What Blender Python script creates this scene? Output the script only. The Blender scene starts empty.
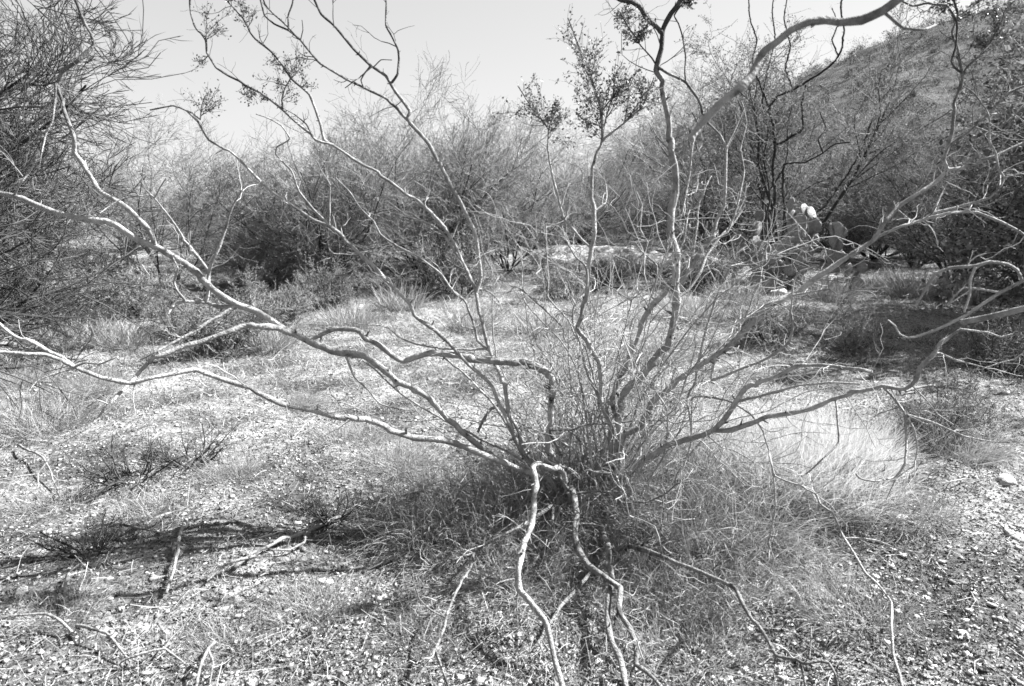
import bpy, math, random
import numpy as np
from mathutils import Vector

R = math.radians
rng = np.random.default_rng(11)
scene = bpy.context.scene
col = scene.collection

# ------------------------------------------------------------------ camera, sky, sun, exposure
W, H = 1024, 686
LENS = 24.0
F = W * LENS / 36.0
CAM_H = 1.4
PITCH = R(11.83)
cam_d = bpy.data.cameras.new('camera')
cam = bpy.data.objects.new('camera', cam_d)
col.objects.link(cam)
cam.location = (0, 0, CAM_H)
cam.rotation_euler = (R(90) - PITCH, 0, 0)
cam_d.lens = LENS
cam_d.sensor_width = 36.0
cam_d.clip_start = 0.05
cam_d.clip_end = 2000
cam_d.dof.use_dof = True
cam_d.dof.focus_distance = 3.6
cam_d.dof.aperture_fstop = 7.0
scene.camera = cam

SUN_DIR = Vector((0.80, 0.31, 0.76)).normalized()      # towards the sun: right, a little beyond
SUN_EL = math.asin(SUN_DIR.z)
SUN_AZ = math.atan2(SUN_DIR.x, SUN_DIR.y)
world = bpy.data.worlds.new('World')
scene.world = world
world.use_nodes = True
wn, wl = world.node_tree.nodes, world.node_tree.links
wn.clear()
sky = wn.new('ShaderNodeTexSky')
sky.sky_type = 'NISHITA'
sky.sun_disc = False
sky.sun_elevation = SUN_EL
sky.sun_rotation = SUN_AZ
sky.air_density = 1.0
sky.dust_density = 1.0
bw = wn.new('ShaderNodeRGBToBW')                       # black-and-white film
bg = wn.new('ShaderNodeBackground')
bg.inputs['Strength'].default_value = 0.06
wo = wn.new('ShaderNodeOutputWorld')
wl.new(sky.outputs[0], bw.inputs[0])
cv = wn.new('ShaderNodeMath'); cv.operation = 'POWER'; cv.inputs[1].default_value = 0.42      # the film's flat rendering of the blue
gn = wn.new('ShaderNodeMath'); gn.operation = 'MULTIPLY'; gn.inputs[1].default_value = 1.42
wl.new(bw.outputs[0], cv.inputs[0])
wl.new(cv.outputs[0], gn.inputs[0])
wl.new(gn.outputs[0], bg.inputs['Color'])
wl.new(bg.outputs[0], wo.inputs['Surface'])

sun_d = bpy.data.lights.new('sun', 'SUN')
sun_d.energy = 4.8
sun_d.angle = R(0.5)
sun_d.color = (1.0, 1.0, 1.0)
sun = bpy.data.objects.new('sun', sun_d)
col.objects.link(sun)
sun.rotation_euler = SUN_DIR.to_track_quat('Z', 'Y').to_euler()

scene.view_settings.view_transform = 'Standard'
scene.view_settings.look = 'None'
scene.view_settings.gamma = 1.0
scene.view_settings.exposure = 2.45
scene.cycles.max_bounces = 5
scene.cycles.diffuse_bounces = 3
scene.cycles.glossy_bounces = 1
scene.cycles.transmission_bounces = 1
scene.cycles.filter_width = 1.6

# ------------------------------------------------------------------ helpers
CAM = np.array([0, 0, CAM_H])
FWD = np.array([0, math.cos(PITCH), -math.sin(PITCH)])
UP = np.array([0, math.sin(PITCH), math.cos(PITCH)])
RIGHT = np.array([1.0, 0, 0])


def gz(x, y):
    """ground height"""
    x = np.asarray(x, float); y = np.asarray(y, float)
    r = np.sqrt(x * x + y * y)
    z = 0.030 * np.sin(1.7 * x + 0.6) * np.sin(1.3 * y + 1.1) + 0.018 * np.sin(3.9 * x - 2.1 * y) \
        + 0.012 * np.sin(6.3 * x + 5.1 * y + 2.0) + 0.006 * np.sin(13.1 * x - 9.7 * y)
    z = z + 0.06 * np.clip((r - 6) / 8, 0, 1) * np.sin(0.55 * x + 0.9) * np.sin(0.5 * y)
    return z


def ray(px, py):
    return RIGHT * ((px - W / 2) / F) + UP * ((H / 2 - py) / F) + FWD


def at(px, py, d):
    """world point standing behind a pixel of the photograph at depth d"""
    return CAM + ray(px, py) * d


def ground_at(px, py):
    v = ray(px, py)
    t = -CAM_H / v[2]
    p = CAM + v * t
    return np.array([p[0], p[1], float(gz(p[0], p[1]))])


def make_mesh(name, parts, mat, smooth=True):
    """parts: list of (verts Nx3, faces MxK, tone N or None)"""
    vs, lo, st, tn, off, ls = [], [], [], [], 0, 0
    for v, f, t in parts:
        if len(v) == 0 or len(f) == 0:
            continue
        v = np.asarray(v, np.float32).reshape(-1, 3)
        f = np.asarray(f, np.int32)
        vs.append(v)
        lo.append((f + off).ravel())
        st.append(ls + np.arange(f.shape[0], dtype=np.int32) * f.shape[1])
        ls += f.size
        tn.append(np.full(len(v), 0.5, np.float32) if t is None else np.asarray(t, np.float32).ravel())
        off += len(v)
    vs = np.concatenate(vs); lo = np.concatenate(lo); st = np.concatenate(st); tn = np.concatenate(tn)
    me = bpy.data.meshes.new(name)
    me.vertices.add(len(vs)); me.vertices.foreach_set('co', vs.ravel())
    me.loops.add(len(lo)); me.loops.foreach_set('vertex_index', lo)
    me.polygons.add(len(st)); me.polygons.foreach_set('loop_start', st)
    me.update(calc_edges=True)
    me.validate()
    if smooth:
        me.polygons.foreach_set('use_smooth', np.ones(len(me.polygons), bool))
    a = me.attributes.new('tone', 'FLOAT', 'POINT')
    a.data.foreach_set('value', tn)
    me.materials.append(mat)
    return me


def link(name, me, parent=None, loc=None):
    o = bpy.data.objects.new(name, me)
    col.objects.link(o)
    if parent is not None:
        o.parent = parent
    if loc is not None:
        o.location = loc
    return o


def empty(name, loc, rz=0.0, sc=1.0):
    o = bpy.data.objects.new(name, None)
    col.objects.link(o)
    o.empty_display_size = 0.2
    o.location = [float(c) for c in loc]
    o.rotation_euler = (0, 0, rz)
    o.scale = (sc, sc, sc)
    return o


def tag(o, label, cat, group=None):
    o['label'] = label
    o['category'] = cat
    if group:
        o['group'] = group
    return o


def unit(v):
    return v / np.maximum(np.linalg.norm(v, axis=-1, keepdims=True), 1e-9)


def tubes(P, Rd, sides=3, tone=None, cap=False):
    """many tubes at once: P (n,k,3), Rd (n,k)"""
    n, k, _ = P.shape
    T = np.gradient(P, axis=1) if k > 2 else np.repeat((P[:, 1:] - P[:, :1]), 2, axis=1)
    T = unit(T)
    a = unit(P[:, -1] - P[:, 0])
    ref = np.where(np.abs(a[:, 2:3]) < 0.8, np.array([[0, 0, 1.0]]), np.array([[1.0, 0, 0]]))
    ref = np.repeat(ref[:, None, :], k, 1)
    N = unit(np.cross(T, ref)); B = np.cross(T, N)
    th = np.linspace(0, 2 * np.pi, sides, endpoint=False)
    V = P[:, :, None, :] + Rd[:, :, None, None] * (np.cos(th)[None, None, :, None] * N[:, :, None, :] + np.sin(th)[None, None, :, None] * B[:, :, None, :])
    idx = np.arange(n * k * sides).reshape(n, k, sides)
    nx = np.roll(idx, -1, axis=2)
    Fq = np.stack([idx[:, :-1], nx[:, :-1], nx[:, 1:], idx[:, 1:]], -1).reshape(-1, 4)
    if tone is None:
        tn = np.full(n * k * sides, 0.5)
    else:
        tn = np.repeat(np.asarray(tone), k * sides)
    return (V.reshape(-1, 3), Fq, tn)


def ribbons(P, Wd, tone=None, side=None, r=None):
    """flat blades: P (n,k,3), Wd (n,k) half widths"""
    r = r or rng
    n, k, _ = P.shape
    T = unit(np.gradient(P, axis=1) if k > 2 else np.repeat((P[:, 1:] - P[:, :1]), 2, axis=1))
    if side is None:
        side = unit(r.normal(size=(n, 3)))
    S = unit(np.cross(T, side[:, None, :]))
    A = P + S * Wd[:, :, None]; B = P - S * Wd[:, :, None]
    V = np.stack([A, B], 2)
    idx = np.arange(n * k * 2).reshape(n, k, 2)
    Fq = np.stack([idx[:, :-1, 0], idx[:, :-1, 1], idx[:, 1:, 1], idx[:, 1:, 0]], -1).reshape(-1, 4)
    tn = np.full(n * k * 2, 0.5) if tone is None else np.repeat(np.asarray(tone), k * 2)
    return (V.reshape(-1, 3), Fq, tn)


def leaves(C, size, tone=None, r=None, aspect=0.5):
    """small folded leaves, each a bent pair of quads with thickness of curl"""
    r = r or rng
    n = len(C)
    d = unit(r.normal(size=(n, 3)) + np.array([0, 0, 0.3]))
    s = unit(np.cross(d, r.normal(size=(n, 3))))
    nn = np.cross(d, s)
    L = (size * r.uniform(0.6, 1.3, n))[:, None]
    V = np.stack([C, C + d * L * .5 + s * L * aspect * .5 + nn * L * .15, C + d * L, C + d * L * .5 - s * L * aspect * .5 + nn * L * .15], 1)
    idx = np.arange(n * 4).reshape(n, 4)
    Fq = np.concatenate([idx[:, [0, 1, 2]], idx[:, [0, 2, 3]]])
    tn = np.full(n * 4, 0.5) if tone is None else np.repeat(np.asarray(tone), 4)
    return (V.reshape(-1, 3), Fq, tn)


# ------------------------------------------------------------------ materials (neutral: the film is black and white)
def mat_tone(name, lo, hi, rough=0.85, nscale=20.0, namt=0.35, bump=0.0, bscale=60.0, blotch=None, trans=0.0, spec=0.25, stretch=None):
    m = bpy.data.materials.new(name)
    m.use_nodes = True
    n, l = m.node_tree.nodes, m.node_tree.links
    b = n['Principled BSDF']
    b.inputs['Roughness'].default_value = rough
    b.inputs['Specular IOR Level'].default_value = spec
    tc = n.new('ShaderNodeTexCoord')
    src = tc.outputs['Object']
    if stretch:
        mp = n.new('ShaderNodeMapping'); mp.inputs['Scale'].default_value = stretch
        l.new(src, mp.inputs['Vector']); src = mp.outputs[0]
    nz = n.new('ShaderNodeTexNoise'); nz.inputs['Scale'].default_value = nscale; nz.inputs['Detail'].default_value = 6; nz.inputs['Roughness'].default_value = 0.65
    l.new(src, nz.inputs['Vector'])
    at_ = n.new('ShaderNodeAttribute'); at_.attribute_name = 'tone'
    mixf = n.new('ShaderNodeMath'); mixf.operation = 'SUBTRACT'; l.new(nz.outputs['Fac'], mixf.inputs[0]); mixf.inputs[1].default_value = 0.5
    mul = n.new('ShaderNodeMath'); mul.operation = 'MULTIPLY'; l.new(mixf.outputs[0], mul.inputs[0]); mul.inputs[1].default_value = namt * 4
    add = n.new('ShaderNodeMath'); add.operation = 'ADD'; add.use_clamp = True; l.new(mul.outputs[0], add.inputs[0]); l.new(at_.outputs['Fac'], add.inputs[1])
    mr = n.new('ShaderNodeMapRange'); mr.inputs['To Min'].default_value = lo; mr.inputs['To Max'].default_value = hi
    l.new(add.outputs[0], mr.inputs['Value'])
    outv = mr.outputs[0]
    if blotch:
        sc, thr, dark = blotch
        n2 = n.new('ShaderNodeTexNoise'); n2.inputs['Scale'].default_value = sc; n2.inputs['Detail'].default_value = 4
        l.new(src, n2.inputs['Vector'])
        m2 = n.new('ShaderNodeMapRange'); m2.inputs['From Min'].default_value = thr; m2.inputs['From Max'].default_value = thr + 0.08
        m2.inputs['To Min'].default_value = 1.0; m2.inputs['To Max'].default_value = dark
        l.new(n2.outputs['Fac'], m2.inputs['Value'])
        mm = n.new('ShaderNodeMath'); mm.operation = 'MULTIPLY'; l.new(outv, mm.inputs[0]); l.new(m2.outputs[0], mm.inputs[1])
        outv = mm.outputs[0]
    cb = n.new('ShaderNodeCombineColor')
    for i in range(3):
        l.new(outv, cb.inputs[i])
    l.new(cb.outputs[0], b.inputs['Base Color'])
    if bump > 0:
        n3 = n.new('ShaderNodeTexNoise'); n3.inputs['Scale'].default_value = bscale; n3.inputs['Detail'].default_value = 8
        l.new(src, n3.inputs['Vector'])
        bp = n.new('ShaderNodeBump'); bp.inputs['Strength'].default_value = bump; bp.inputs['Distance'].default_value = 0.02
        l.new(n3.outputs['Fac'], bp.inputs['Height']); l.new(bp.outputs[0], b.inputs['Normal'])
    if trans > 0:
        out = n['Material Output']
        tr = n.new('ShaderNodeBsdfTranslucent'); l.new(cb.outputs[0], tr.inputs['Color'])
        ms = n.new('ShaderNodeMixShader'); ms.inputs[0].default_value = trans
        l.new(b.outputs[0], ms.inputs[1]); l.new(tr.outputs[0], ms.inputs[2]); l.new(ms.outputs[0], out.inputs['Surface'])
    return m


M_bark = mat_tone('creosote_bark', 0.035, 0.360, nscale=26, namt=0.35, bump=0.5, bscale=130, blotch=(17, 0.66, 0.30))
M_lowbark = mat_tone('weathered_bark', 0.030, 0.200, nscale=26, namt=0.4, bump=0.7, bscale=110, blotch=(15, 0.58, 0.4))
M_twig = mat_tone('creosote_twig', 0.030, 0.420, nscale=30, namt=0.3)
M_leaf = mat_tone('creosote_leaf', 0.040, 0.192, nscale=30, namt=0.2, rough=0.5, trans=0.25)
M_dead = mat_tone('dead_wood', 0.071, 0.241, nscale=25, namt=0.4, bump=0.5, bscale=110, blotch=(14, 0.6, 0.35))
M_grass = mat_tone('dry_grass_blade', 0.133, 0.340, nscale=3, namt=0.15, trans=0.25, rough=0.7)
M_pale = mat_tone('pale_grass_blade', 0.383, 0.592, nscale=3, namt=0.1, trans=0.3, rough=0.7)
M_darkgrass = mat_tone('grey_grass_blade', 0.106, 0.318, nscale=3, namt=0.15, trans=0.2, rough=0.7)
M_btrunk = mat_tone('desert_tree_bark', 0.017, 0.061, nscale=9, namt=0.3)
M_bcrown = mat_tone('desert_tree_twig', 0.050, 0.284, nscale=2.5, namt=0.25, trans=0.05)
M_bcrown2 = mat_tone('desert_tree_dark_twig', 0.053, 0.351, nscale=2.0, namt=0.3, trans=0.05)
M_dkcrown = mat_tone('dark_shrub_leaf', 0.041, 0.262, nscale=2.5, namt=0.2, trans=0.2)
M_needle = mat_tone('long_leaf', 0.022, 0.105, nscale=3, namt=0.2, trans=0.2)
M_stone = mat_tone('stone', 0.105, 0.405, nscale=18, namt=0.25, bump=0.5, bscale=60)
M_gravel = mat_tone('gravel_chip', 0.038, 0.416, nscale=8, namt=0.12, bump=0.2, bscale=90)
M_litter = mat_tone('leaf_litter', 0.016, 0.330, nscale=6, namt=0.1)
M_cactus = mat_tone('cactus_pad', 0.090, 0.306, nscale=9, namt=0.4, rough=0.6, spec=0.4, bump=0.5, bscale=25, blotch=(45, 0.66, 0.4))
M_bank = mat_tone('pale_bank_soil', 0.120, 0.460, nscale=5.0, namt=0.5, bump=0.9, bscale=14, blotch=(9, 0.58, 0.55))
M_scrub = mat_tone('hillside_scrub', 0.043, 0.161, nscale=0.6, namt=0.3)


def mat_ground():
    m = bpy.data.materials.new('desert_ground'); m.use_nodes = True
    n, l = m.node_tree.nodes, m.node_tree.links
    b = n['Principled BSDF']; b.inputs['Roughness'].default_value = 0.95; b.inputs['Specular IOR Level'].default_value = 0.1
    tc = n.new('ShaderNodeTexCoord')

    def noise(s, d=6, r=0.6):
        z = n.new('ShaderNodeTexNoise'); z.inputs['Scale'].default_value = s; z.inputs['Detail'].default_value = d; z.inputs['Roughness'].default_value = r
        l.new(tc.outputs['Object'], z.inputs['Vector']); return z.outputs['Fac']

    def rmap(v, a, b_, c, d):
        q = n.new('ShaderNodeMapRange'); q.inputs[1].default_value = a; q.inputs[2].default_value = b_; q.inputs[3].default_value = c; q.inputs[4].default_value = d
        l.new(v, q.inputs[0]); return q.outputs[0]

    def op(o, a, b_):
        q = n.new('ShaderNodeMath'); q.operation = o
        l.new(a, q.inputs[0])
        if isinstance(b_, float): q.inputs[1].default_value = b_
        else: l.new(b_, q.inputs[1])
        return q.outputs[0]
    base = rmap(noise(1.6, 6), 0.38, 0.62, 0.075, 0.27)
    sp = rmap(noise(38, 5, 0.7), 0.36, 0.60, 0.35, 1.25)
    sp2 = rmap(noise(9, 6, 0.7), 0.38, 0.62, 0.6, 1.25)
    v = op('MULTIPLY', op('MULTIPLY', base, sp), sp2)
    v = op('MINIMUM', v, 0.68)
    cb = n.new('ShaderNodeCombineColor')
    for i in range(3): l.new(v, cb.inputs[i])
    l.new(cb.outputs[0], b.inputs['Base Color'])
    bp = n.new('ShaderNodeBump'); bp.inputs['Strength'].default_value = 0.9; bp.inputs['Distance'].default_value = 0.03
    l.new(noise(30, 8, 0.7), bp.inputs['Height']); l.new(bp.outputs[0], b.inputs['Normal'])
    return m


def mat_hill():
    m = bpy.data.materials.new('hill_slope'); m.use_nodes = True
    n, l = m.node_tree.nodes, m.node_tree.links
    b = n['Principled BSDF']; b.inputs['Roughness'].default_value = 1.0; b.inputs['Specular IOR Level'].default_value = 0.0
    tc = n.new('ShaderNodeTexCoord')
    z = n.new('ShaderNodeTexNoise'); z.inputs['Scale'].default_value = 0.5; z.inputs['Detail'].default_value = 10; z.inputs['Roughness'].default_value = 0.75
    l.new(tc.outputs['Object'], z.inputs['Vector'])
    q = n.new('ShaderNodeMapRange'); q.inputs[1].default_value = 0.36; q.inputs[2].default_value = 0.64; q.inputs[3].default_value = 0.045; q.inputs[4].default_value = 0.15
    l.new(z.outputs['Fac'], q.inputs[0])
    cb = n.new('ShaderNodeCombineColor')
    for i in range(3): l.new(q.outputs[0], cb.inputs[i])
    l.new(cb.outputs[0], b.inputs['Base Color'])
    bp = n.new('ShaderNodeBump'); bp.inputs['Strength'].default_value = 1.0; bp.inputs['Distance'].default_value = 0.6
    l.new(z.outputs['Fac'], bp.inputs['Height']); l.new(bp.outputs[0], b.inputs['Normal'])
    return m


# ------------------------------------------------------------------ the setting: ground, hill, bank
def build_ground():
    rr = np.concatenate([np.linspace(0.15, 8, 150), np.geomspace(8.15, 900, 110)])
    th = np.linspace(0, 2 * np.pi, 300, endpoint=False)
    X = rr[:, None] * np.sin(th)[None]; Y = rr[:, None] * np.cos(th)[None]
    Z = gz(X, Y)
    far = np.clip(1 - (rr - 30) / 60, 0, 1)[:, None]
    Z = Z * far
    V = np.stack([X, Y, Z], -1).reshape(-1, 3)
    a, b_ = len(rr), len(th)
    idx = np.arange(a * b_).reshape(a, b_); nx = np.roll(idx, -1, 1)
    Fq = np.stack([idx[:-1], idx[1:], nx[1:], nx[:-1]], -1).reshape(-1, 4)
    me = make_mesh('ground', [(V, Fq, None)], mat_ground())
    o = link('ground', me); o['kind'] = 'structure'
    return o


build_ground()


def snoise(x, y, s, seed):
    q = np.random.default_rng(seed)
    z = np.zeros_like(x)
    for i in range(10):
        f = s * (1.35 ** i); a = q.uniform(0, 2 * np.pi); p = q.uniform(0, 6.28)
        z += np.sin(f * (x * np.cos(a) + y * np.sin(a)) + p) / (1.3 ** i)
    return z / 3.0


HILL_AZ = np.array([-40, -10, 0, 5, 8, 11, 15, 20, 24, 28, 33, 38, 45, 60, 80.0])
HILL_EL = np.array([0.2, 0.3, 0.6, 2.0, 3.8, 5.2, 6.8, 8.8, 10.6, 11.9, 12.6, 13.3, 14.2, 15.0, 14.0])


def hill_z(x, y):
    az = np.degrees(np.arctan2(x, y)); r = np.hypot(x, y)
    el = np.interp(az, HILL_AZ, HILL_EL)
    r0, r1 = 19.0, 70.0
    t = np.clip((r - r0) / (r1 - r0), 0, 1)
    ridge = np.tan(np.radians(el)) * r1
    z = ridge * (0.55 * t + 0.45 * t * t * (3 - 2 * t)) + 0.9 * t * snoise(x, y, 0.22, 5)
    back = np.clip((r - r1) / 60, 0, 1)
    return z * (1 - 0.75 * back) - 0.35 * (1 - np.clip((r - r0) / 4, 0, 1))


def build_hill():
    az = np.radians(np.linspace(-12, 78, 260)); rr = np.linspace(17, 130, 130)
    A, RR = np.meshgrid(az, rr)
    X = RR * np.sin(A); Y = RR * np.cos(A)
    V = np.stack([X, Y, hill_z(X, Y)], -1).reshape(-1, 3)
    idx = np.arange(V.shape[0]).reshape(130, 260)
    Fq = np.stack([idx[:-1, :-1], idx[:-1, 1:], idx[1:, 1:], idx[1:, :-1]], -1).reshape(-1, 4)
    o = link('hill', make_mesh('hill', [(V, Fq, None)], mat_hill())); o['kind'] = 'structure'
    # far ridges on the left horizon, haze put into their pale colour
    az = np.radians(np.linspace(-75, 6, 200)); rr = np.array([240, 300, 420.0])
    prof = np.interp(np.degrees(az), [-75, -40, -33, -27, -22, -12, 0, 6], [3.0, 2.2, 1.6, 2.8, 2.2, 1.4, 1.2, 0.4])
    prof = prof + 0.25 * np.sin(az * 60) + 0.12 * np.sin(az * 150 + 1)
    Hh = np.tan(np.radians(np.maximum(prof, 0.1))) * 300 + 1.4
    V = np.concatenate([np.stack([r * np.sin(az), r * np.cos(az), h], -1) for r, h in zip(rr, [np.full(200, -1.0), Hh, Hh * 0 - 1])])
    idx = np.arange(600).reshape(3, 200)
    Fq = np.stack([idx[:-1, :-1], idx[:-1, 1:], idx[1:, 1:], idx[1:, :-1]], -1).reshape(-1, 4)
    o = link('distant_hills', make_mesh('distant_hills', [(V, Fq, None)], mat_tone('hazy_far_hill', 0.11, 0.16, nscale=0.03, namt=0.3))); o['kind'] = 'structure'
    # scrub dotted over the hillside: one uncountable mass
    q = np.random.default_rng(3)
    n = 2000
    a = np.radians(q.uniform(3, 62, n)); r = 21 + 62 * q.uniform(0, 1, n) ** 0.8
    x, y = r * np.sin(a), r * np.cos(a); z = hill_z(x, y)
    m = 110
    s = q.lognormal(math.log(.42), .4, n) * (0.6 + r / 90)
    C = np.stack([x, y, z], -1)[:, None, :] + unit(q.normal(size=(n, m, 3))) * (s[:, None] * q.uniform(0.3, 1, (n, m)))[:, :, None] * np.array([1, 1, 0.75]) + np.array([0, 0, 1.0]) * (s * 0.5)[:, None, None]
    tn = np.clip(np.repeat(q.uniform(0.1, 0.7, n), m) + q.normal(0, .15, n * m), 0, 1)
    part = leaves(C.reshape(-1, 3), 0.09, tn, q, 0.5)
    o = link('hillside_scrub', make_mesh('hillside_scrub', [part], M_scrub, smooth=False)); o['kind'] = 'stuff'
    tag(o, 'dark scrub dotted over the slope of the hill', 'scrub')


build_hill()


def build_bank():
    c = ground_at(622, 266)
    n = 60
    u, v = np.meshgrid(np.linspace(-1, 1, n * 2), np.linspace(-1, 1, n))
    h = np.clip(1 - (u ** 2) ** 1.2 - (v ** 2) ** 1.0, 0, 1) ** 0.6
    X = u * 2.9; Y = v * 1.2
    Z = h * 0.40 + h * 0.20 * snoise(X, Y, 1.6, 8) + h * .05 * snoise(X, Y, 7.0, 9) - 0.06
    V = np.stack([X, Y, Z], -1).reshape(-1, 3)
    idx = np.arange(V.shape[0]).reshape(n, n * 2)
    Fq = np.stack([idx[:-1, :-1], idx[:-1, 1:], idx[1:, 1:], idx[1:, :-1]], -1).reshape(-1, 4)
    o = link('wash_bank', make_mesh('wash_bank', [(V, Fq, None)], M_bank), loc=(c[0], c[1] + .6, 0)); o['kind'] = 'structure'


build_bank()

# ------------------------------------------------------------------ trees and shrubs beyond
def grow(q, P0, D0, L0, R0, k, up, wob, taper=0.45):
    """polylines from start points: returns P (n,k,3), Rd (n,k)"""
    n = len(P0)
    P = np.zeros((n, k, 3)); P[:, 0] = P0
    d = unit(D0)
    for i in range(1, k):
        d = unit(d + np.array([0, 0, 1.0]) * up / k + q.normal(0, wob, (n, 3)))
        P[:, i] = P[:, i - 1] + d * (L0 / (k - 1))[:, None]
    Rd = R0[:, None] * np.linspace(1, taper, k)[None]
    return P, Rd


def spawn(q, P, Rd, m, ang, lr, rr, tmin=0.25, tmax=1.0):
    """m children on every parent polyline"""
    n, k, _ = P.shape
    t = q.uniform(tmin, tmax, (n, m)) * (k - 1)
    i = np.minimum(t.astype(int), k - 2); f = t - i
    ii = np.arange(n)[:, None]
    A = P[ii, i]; B = P[ii, i + 1]
    S = A + (B - A) * f[..., None]
    T = unit(B - A)
    off = q.normal(size=(n, m, 3)); off = unit(off - (off * T).sum(-1, keepdims=True) * T)
    a = q.normal(ang, ang * 0.3, (n, m))[..., None]
    D = T * np.cos(a) + off * np.sin(a)
    Ln = np.linalg.norm(P[:, -1] - P[:, 0], axis=-1)
    L = Ln[:, None] * lr * q.uniform(0.6, 1.3, (n, m)) * (1.25 - 0.5 * t / (k - 1))
    Rr = (Rd[ii, i]) * rr
    return S.reshape(-1, 3), D.reshape(-1, 3), L.ravel(), Rr.ravel()


def tree_meshes(name, seed, h, stems, lean, m1, m2, m3, leafn, leafsize, style, trunk_m, crown_m, r0=0.035, lowskirt=False):
    q = np.random.default_rng(seed)
    a = np.linspace(0, 2 * np.pi, stems, endpoint=False) + q.uniform(0, 1, stems)
    D = np.stack([np.cos(a) * lean * q.uniform(.5, 1.3, stems), np.sin(a) * lean * q.uniform(.5, 1.3, stems), np.ones(stems)], -1)
    P0 = np.stack([np.cos(a), np.sin(a), np.zeros(stems)], -1) * 0.06
    P0[:, 2] = -0.05
    L = h * q.uniform(.62, .95, stems)
    P, Rd = grow(q, P0, D, L, np.full(stems, r0) * q.uniform(.7, 1.2, stems), 9, 0.25, 0.13, 0.35)
    trunk = [tubes(P, Rd, 6, q.uniform(.2, .8, stems))]
    s = spawn(q, P, Rd, m1, 0.75, 0.5, 0.55, 0.06 if lowskirt else 0.25)
    P1, R1 = grow(q, *s, 7, 0.3, 0.13, 0.4)
    trunk.append(tubes(P1, R1, 4, q.uniform(.2, .8, len(P1))))
    s = spawn(q, P1, R1, m2, 0.8, 0.5, 0.55, 0.15)
    P2, R2 = grow(q, *s, 5, 0.22, 0.22, 0.45)
    crown = [tubes(P2, np.maximum(R2, 0.0022), 3, q.uniform(.2, .9, len(P2)))]
    s = spawn(q, P2, R2, m3, 0.75, 0.62, 0.6, 0.1)
    P3, R3 = grow(q, *s, 4, 0.15 if style != 'leafy' else 0.1, 0.24, 0.5)
    crown.append(tubes(P3, np.maximum(R3, 0.0025), 3, q.uniform(.1, 1.0, len(P3))))
    if style == 'needle':
        n = len(P3)
        s = spawn(q, P3, R3, leafn, 0.5, 0.1, 0.5, 0.1)
        ln = leafsize * q.uniform(.5, 1.3, len(s[0]))
        PP, _ = grow(q, s[0], s[1], ln, s[3], 3, 0.1, 0.12)
        wd = np.array([0.6, 1.0, 0.15])[None] * (leafsize * 0.02)
        crown.append(ribbons(PP, np.repeat(wd, len(PP), 0), q.uniform(0, 1, len(PP)), r=q))
    else:
        s = spawn(q, P3, R3, leafn, 0.8, 0.1, 0.5, 0.2)
        crown.append(leaves(s[0] + q.normal(0, leafsize * .6, s[0].shape), leafsize, q.uniform(0, 1, len(s[0])), q, 0.55))
    return make_mesh(name + '_trunk', trunk, trunk_m), make_mesh(name + '_crown', crown, crown_m)


def broom(name, seed, stems, lean, mat=None):
    mat = mat or M_bcrown
    return tree_meshes(name, seed, 3.2, stems, lean, 11, 10, 8, 3, 0.055, 'needle', M_btrunk, mat, r0=0.026, lowskirt=True)


VARS = {
    'broom_a': broom('broom_a', 21, 9, 0.7),
    'broom_b': broom('broom_b', 22, 11, 0.95),
    'broom_c': broom('broom_c', 23, 8, 0.6, M_bcrown2),
    'leafy_a': tree_meshes('leafy_a', 24, 3.2, 8, 0.75, 9, 9, 7, 9, 0.026, 'leafy', M_btrunk, M_dkcrown, lowskirt=True),
    'leafy_b': tree_meshes('leafy_b', 25, 3.2, 6, 0.5, 9, 9, 7, 8, 0.026, 'leafy', M_btrunk, M_dkcrown),
    'shade_a': tree_meshes('shade_a', 33, 3.2, 8, 0.6, 10, 10, 7, 9, 0.056, 'leafy', M_btrunk, M_dkcrown),
    'thin_a': tree_meshes('thin_a', 26, 3.2, 8, 0.75, 9, 8, 7, 3, 0.07, 'needle', M_btrunk, M_bcrown, r0=.017),
    'long_a': tree_meshes('long_a', 27, 3.2, 10, 0.6, 11, 9, 7, 6, 0.10, 'needle', M_btrunk, M_needle, lowskirt=True),
    'scrub_a': tree_meshes('scrub_a', 28, 0.7, 14, 1.1, 7, 6, 5, 3, 0.012, 'leafy', M_btrunk, M_bcrown, r0=0.008, lowskirt=True),
    'scrub_b': tree_meshes('scrub_b', 29, 0.7, 13, 1.4, 4, 3, 2, 1, 0.012, 'leafy', M_btrunk, M_btrunk, r0=0.014, lowskirt=True),
}


def plant(kind, var, pos, h, rz, label, cat, group=None, base_h=3.2, wide=1.0):
    e = empty(kind, pos, rz, h / base_h)
    if wide != 1.0:
        e.scale = (h / base_h * wide, h / base_h * wide, h / base_h)
    tr, cr = VARS[var]
    link('trunk', tr, e); link('crown', cr, e)
    return tag(e, label, cat, group)


G_T = 'bushy desert trees behind the clearing'
plant('desert_tree', 'broom_b', ground_at(325, 293), 2.5, 0.3, 'grey twiggy tree behind the pale stems, with a dark hollow at its foot', 'tree', G_T)
plant('desert_tree', 'broom_a', ground_at(430, 284), 2.9, 1.9, 'tall grey broom-like tree, highest of the twiggy mass behind the middle stems', 'tree', G_T)
plant('desert_tree', 'broom_c', ground_at(508, 272), 2.6, 4.1, 'grey feathery tree right of the tallest twiggy one, beside the pale bank', 'tree', G_T)
plant('desert_tree', 'broom_b', ground_at(250, 268), 1.9, 2.4, 'faint low tree at the left end of the twiggy mass, below open sky', 'tree', G_T)
plant('desert_tree', 'broom_c', ground_at(585, 246), 3.6, 0.9, 'twiggy tree just behind the pale bank, below the leafy upright stem', 'tree', G_T)
plant('desert_tree', 'broom_a', ground_at(706, 240), 5.4, 5.2, 'feathery tree behind the thick upright stem, against the sky', 'tree', G_T)
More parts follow.
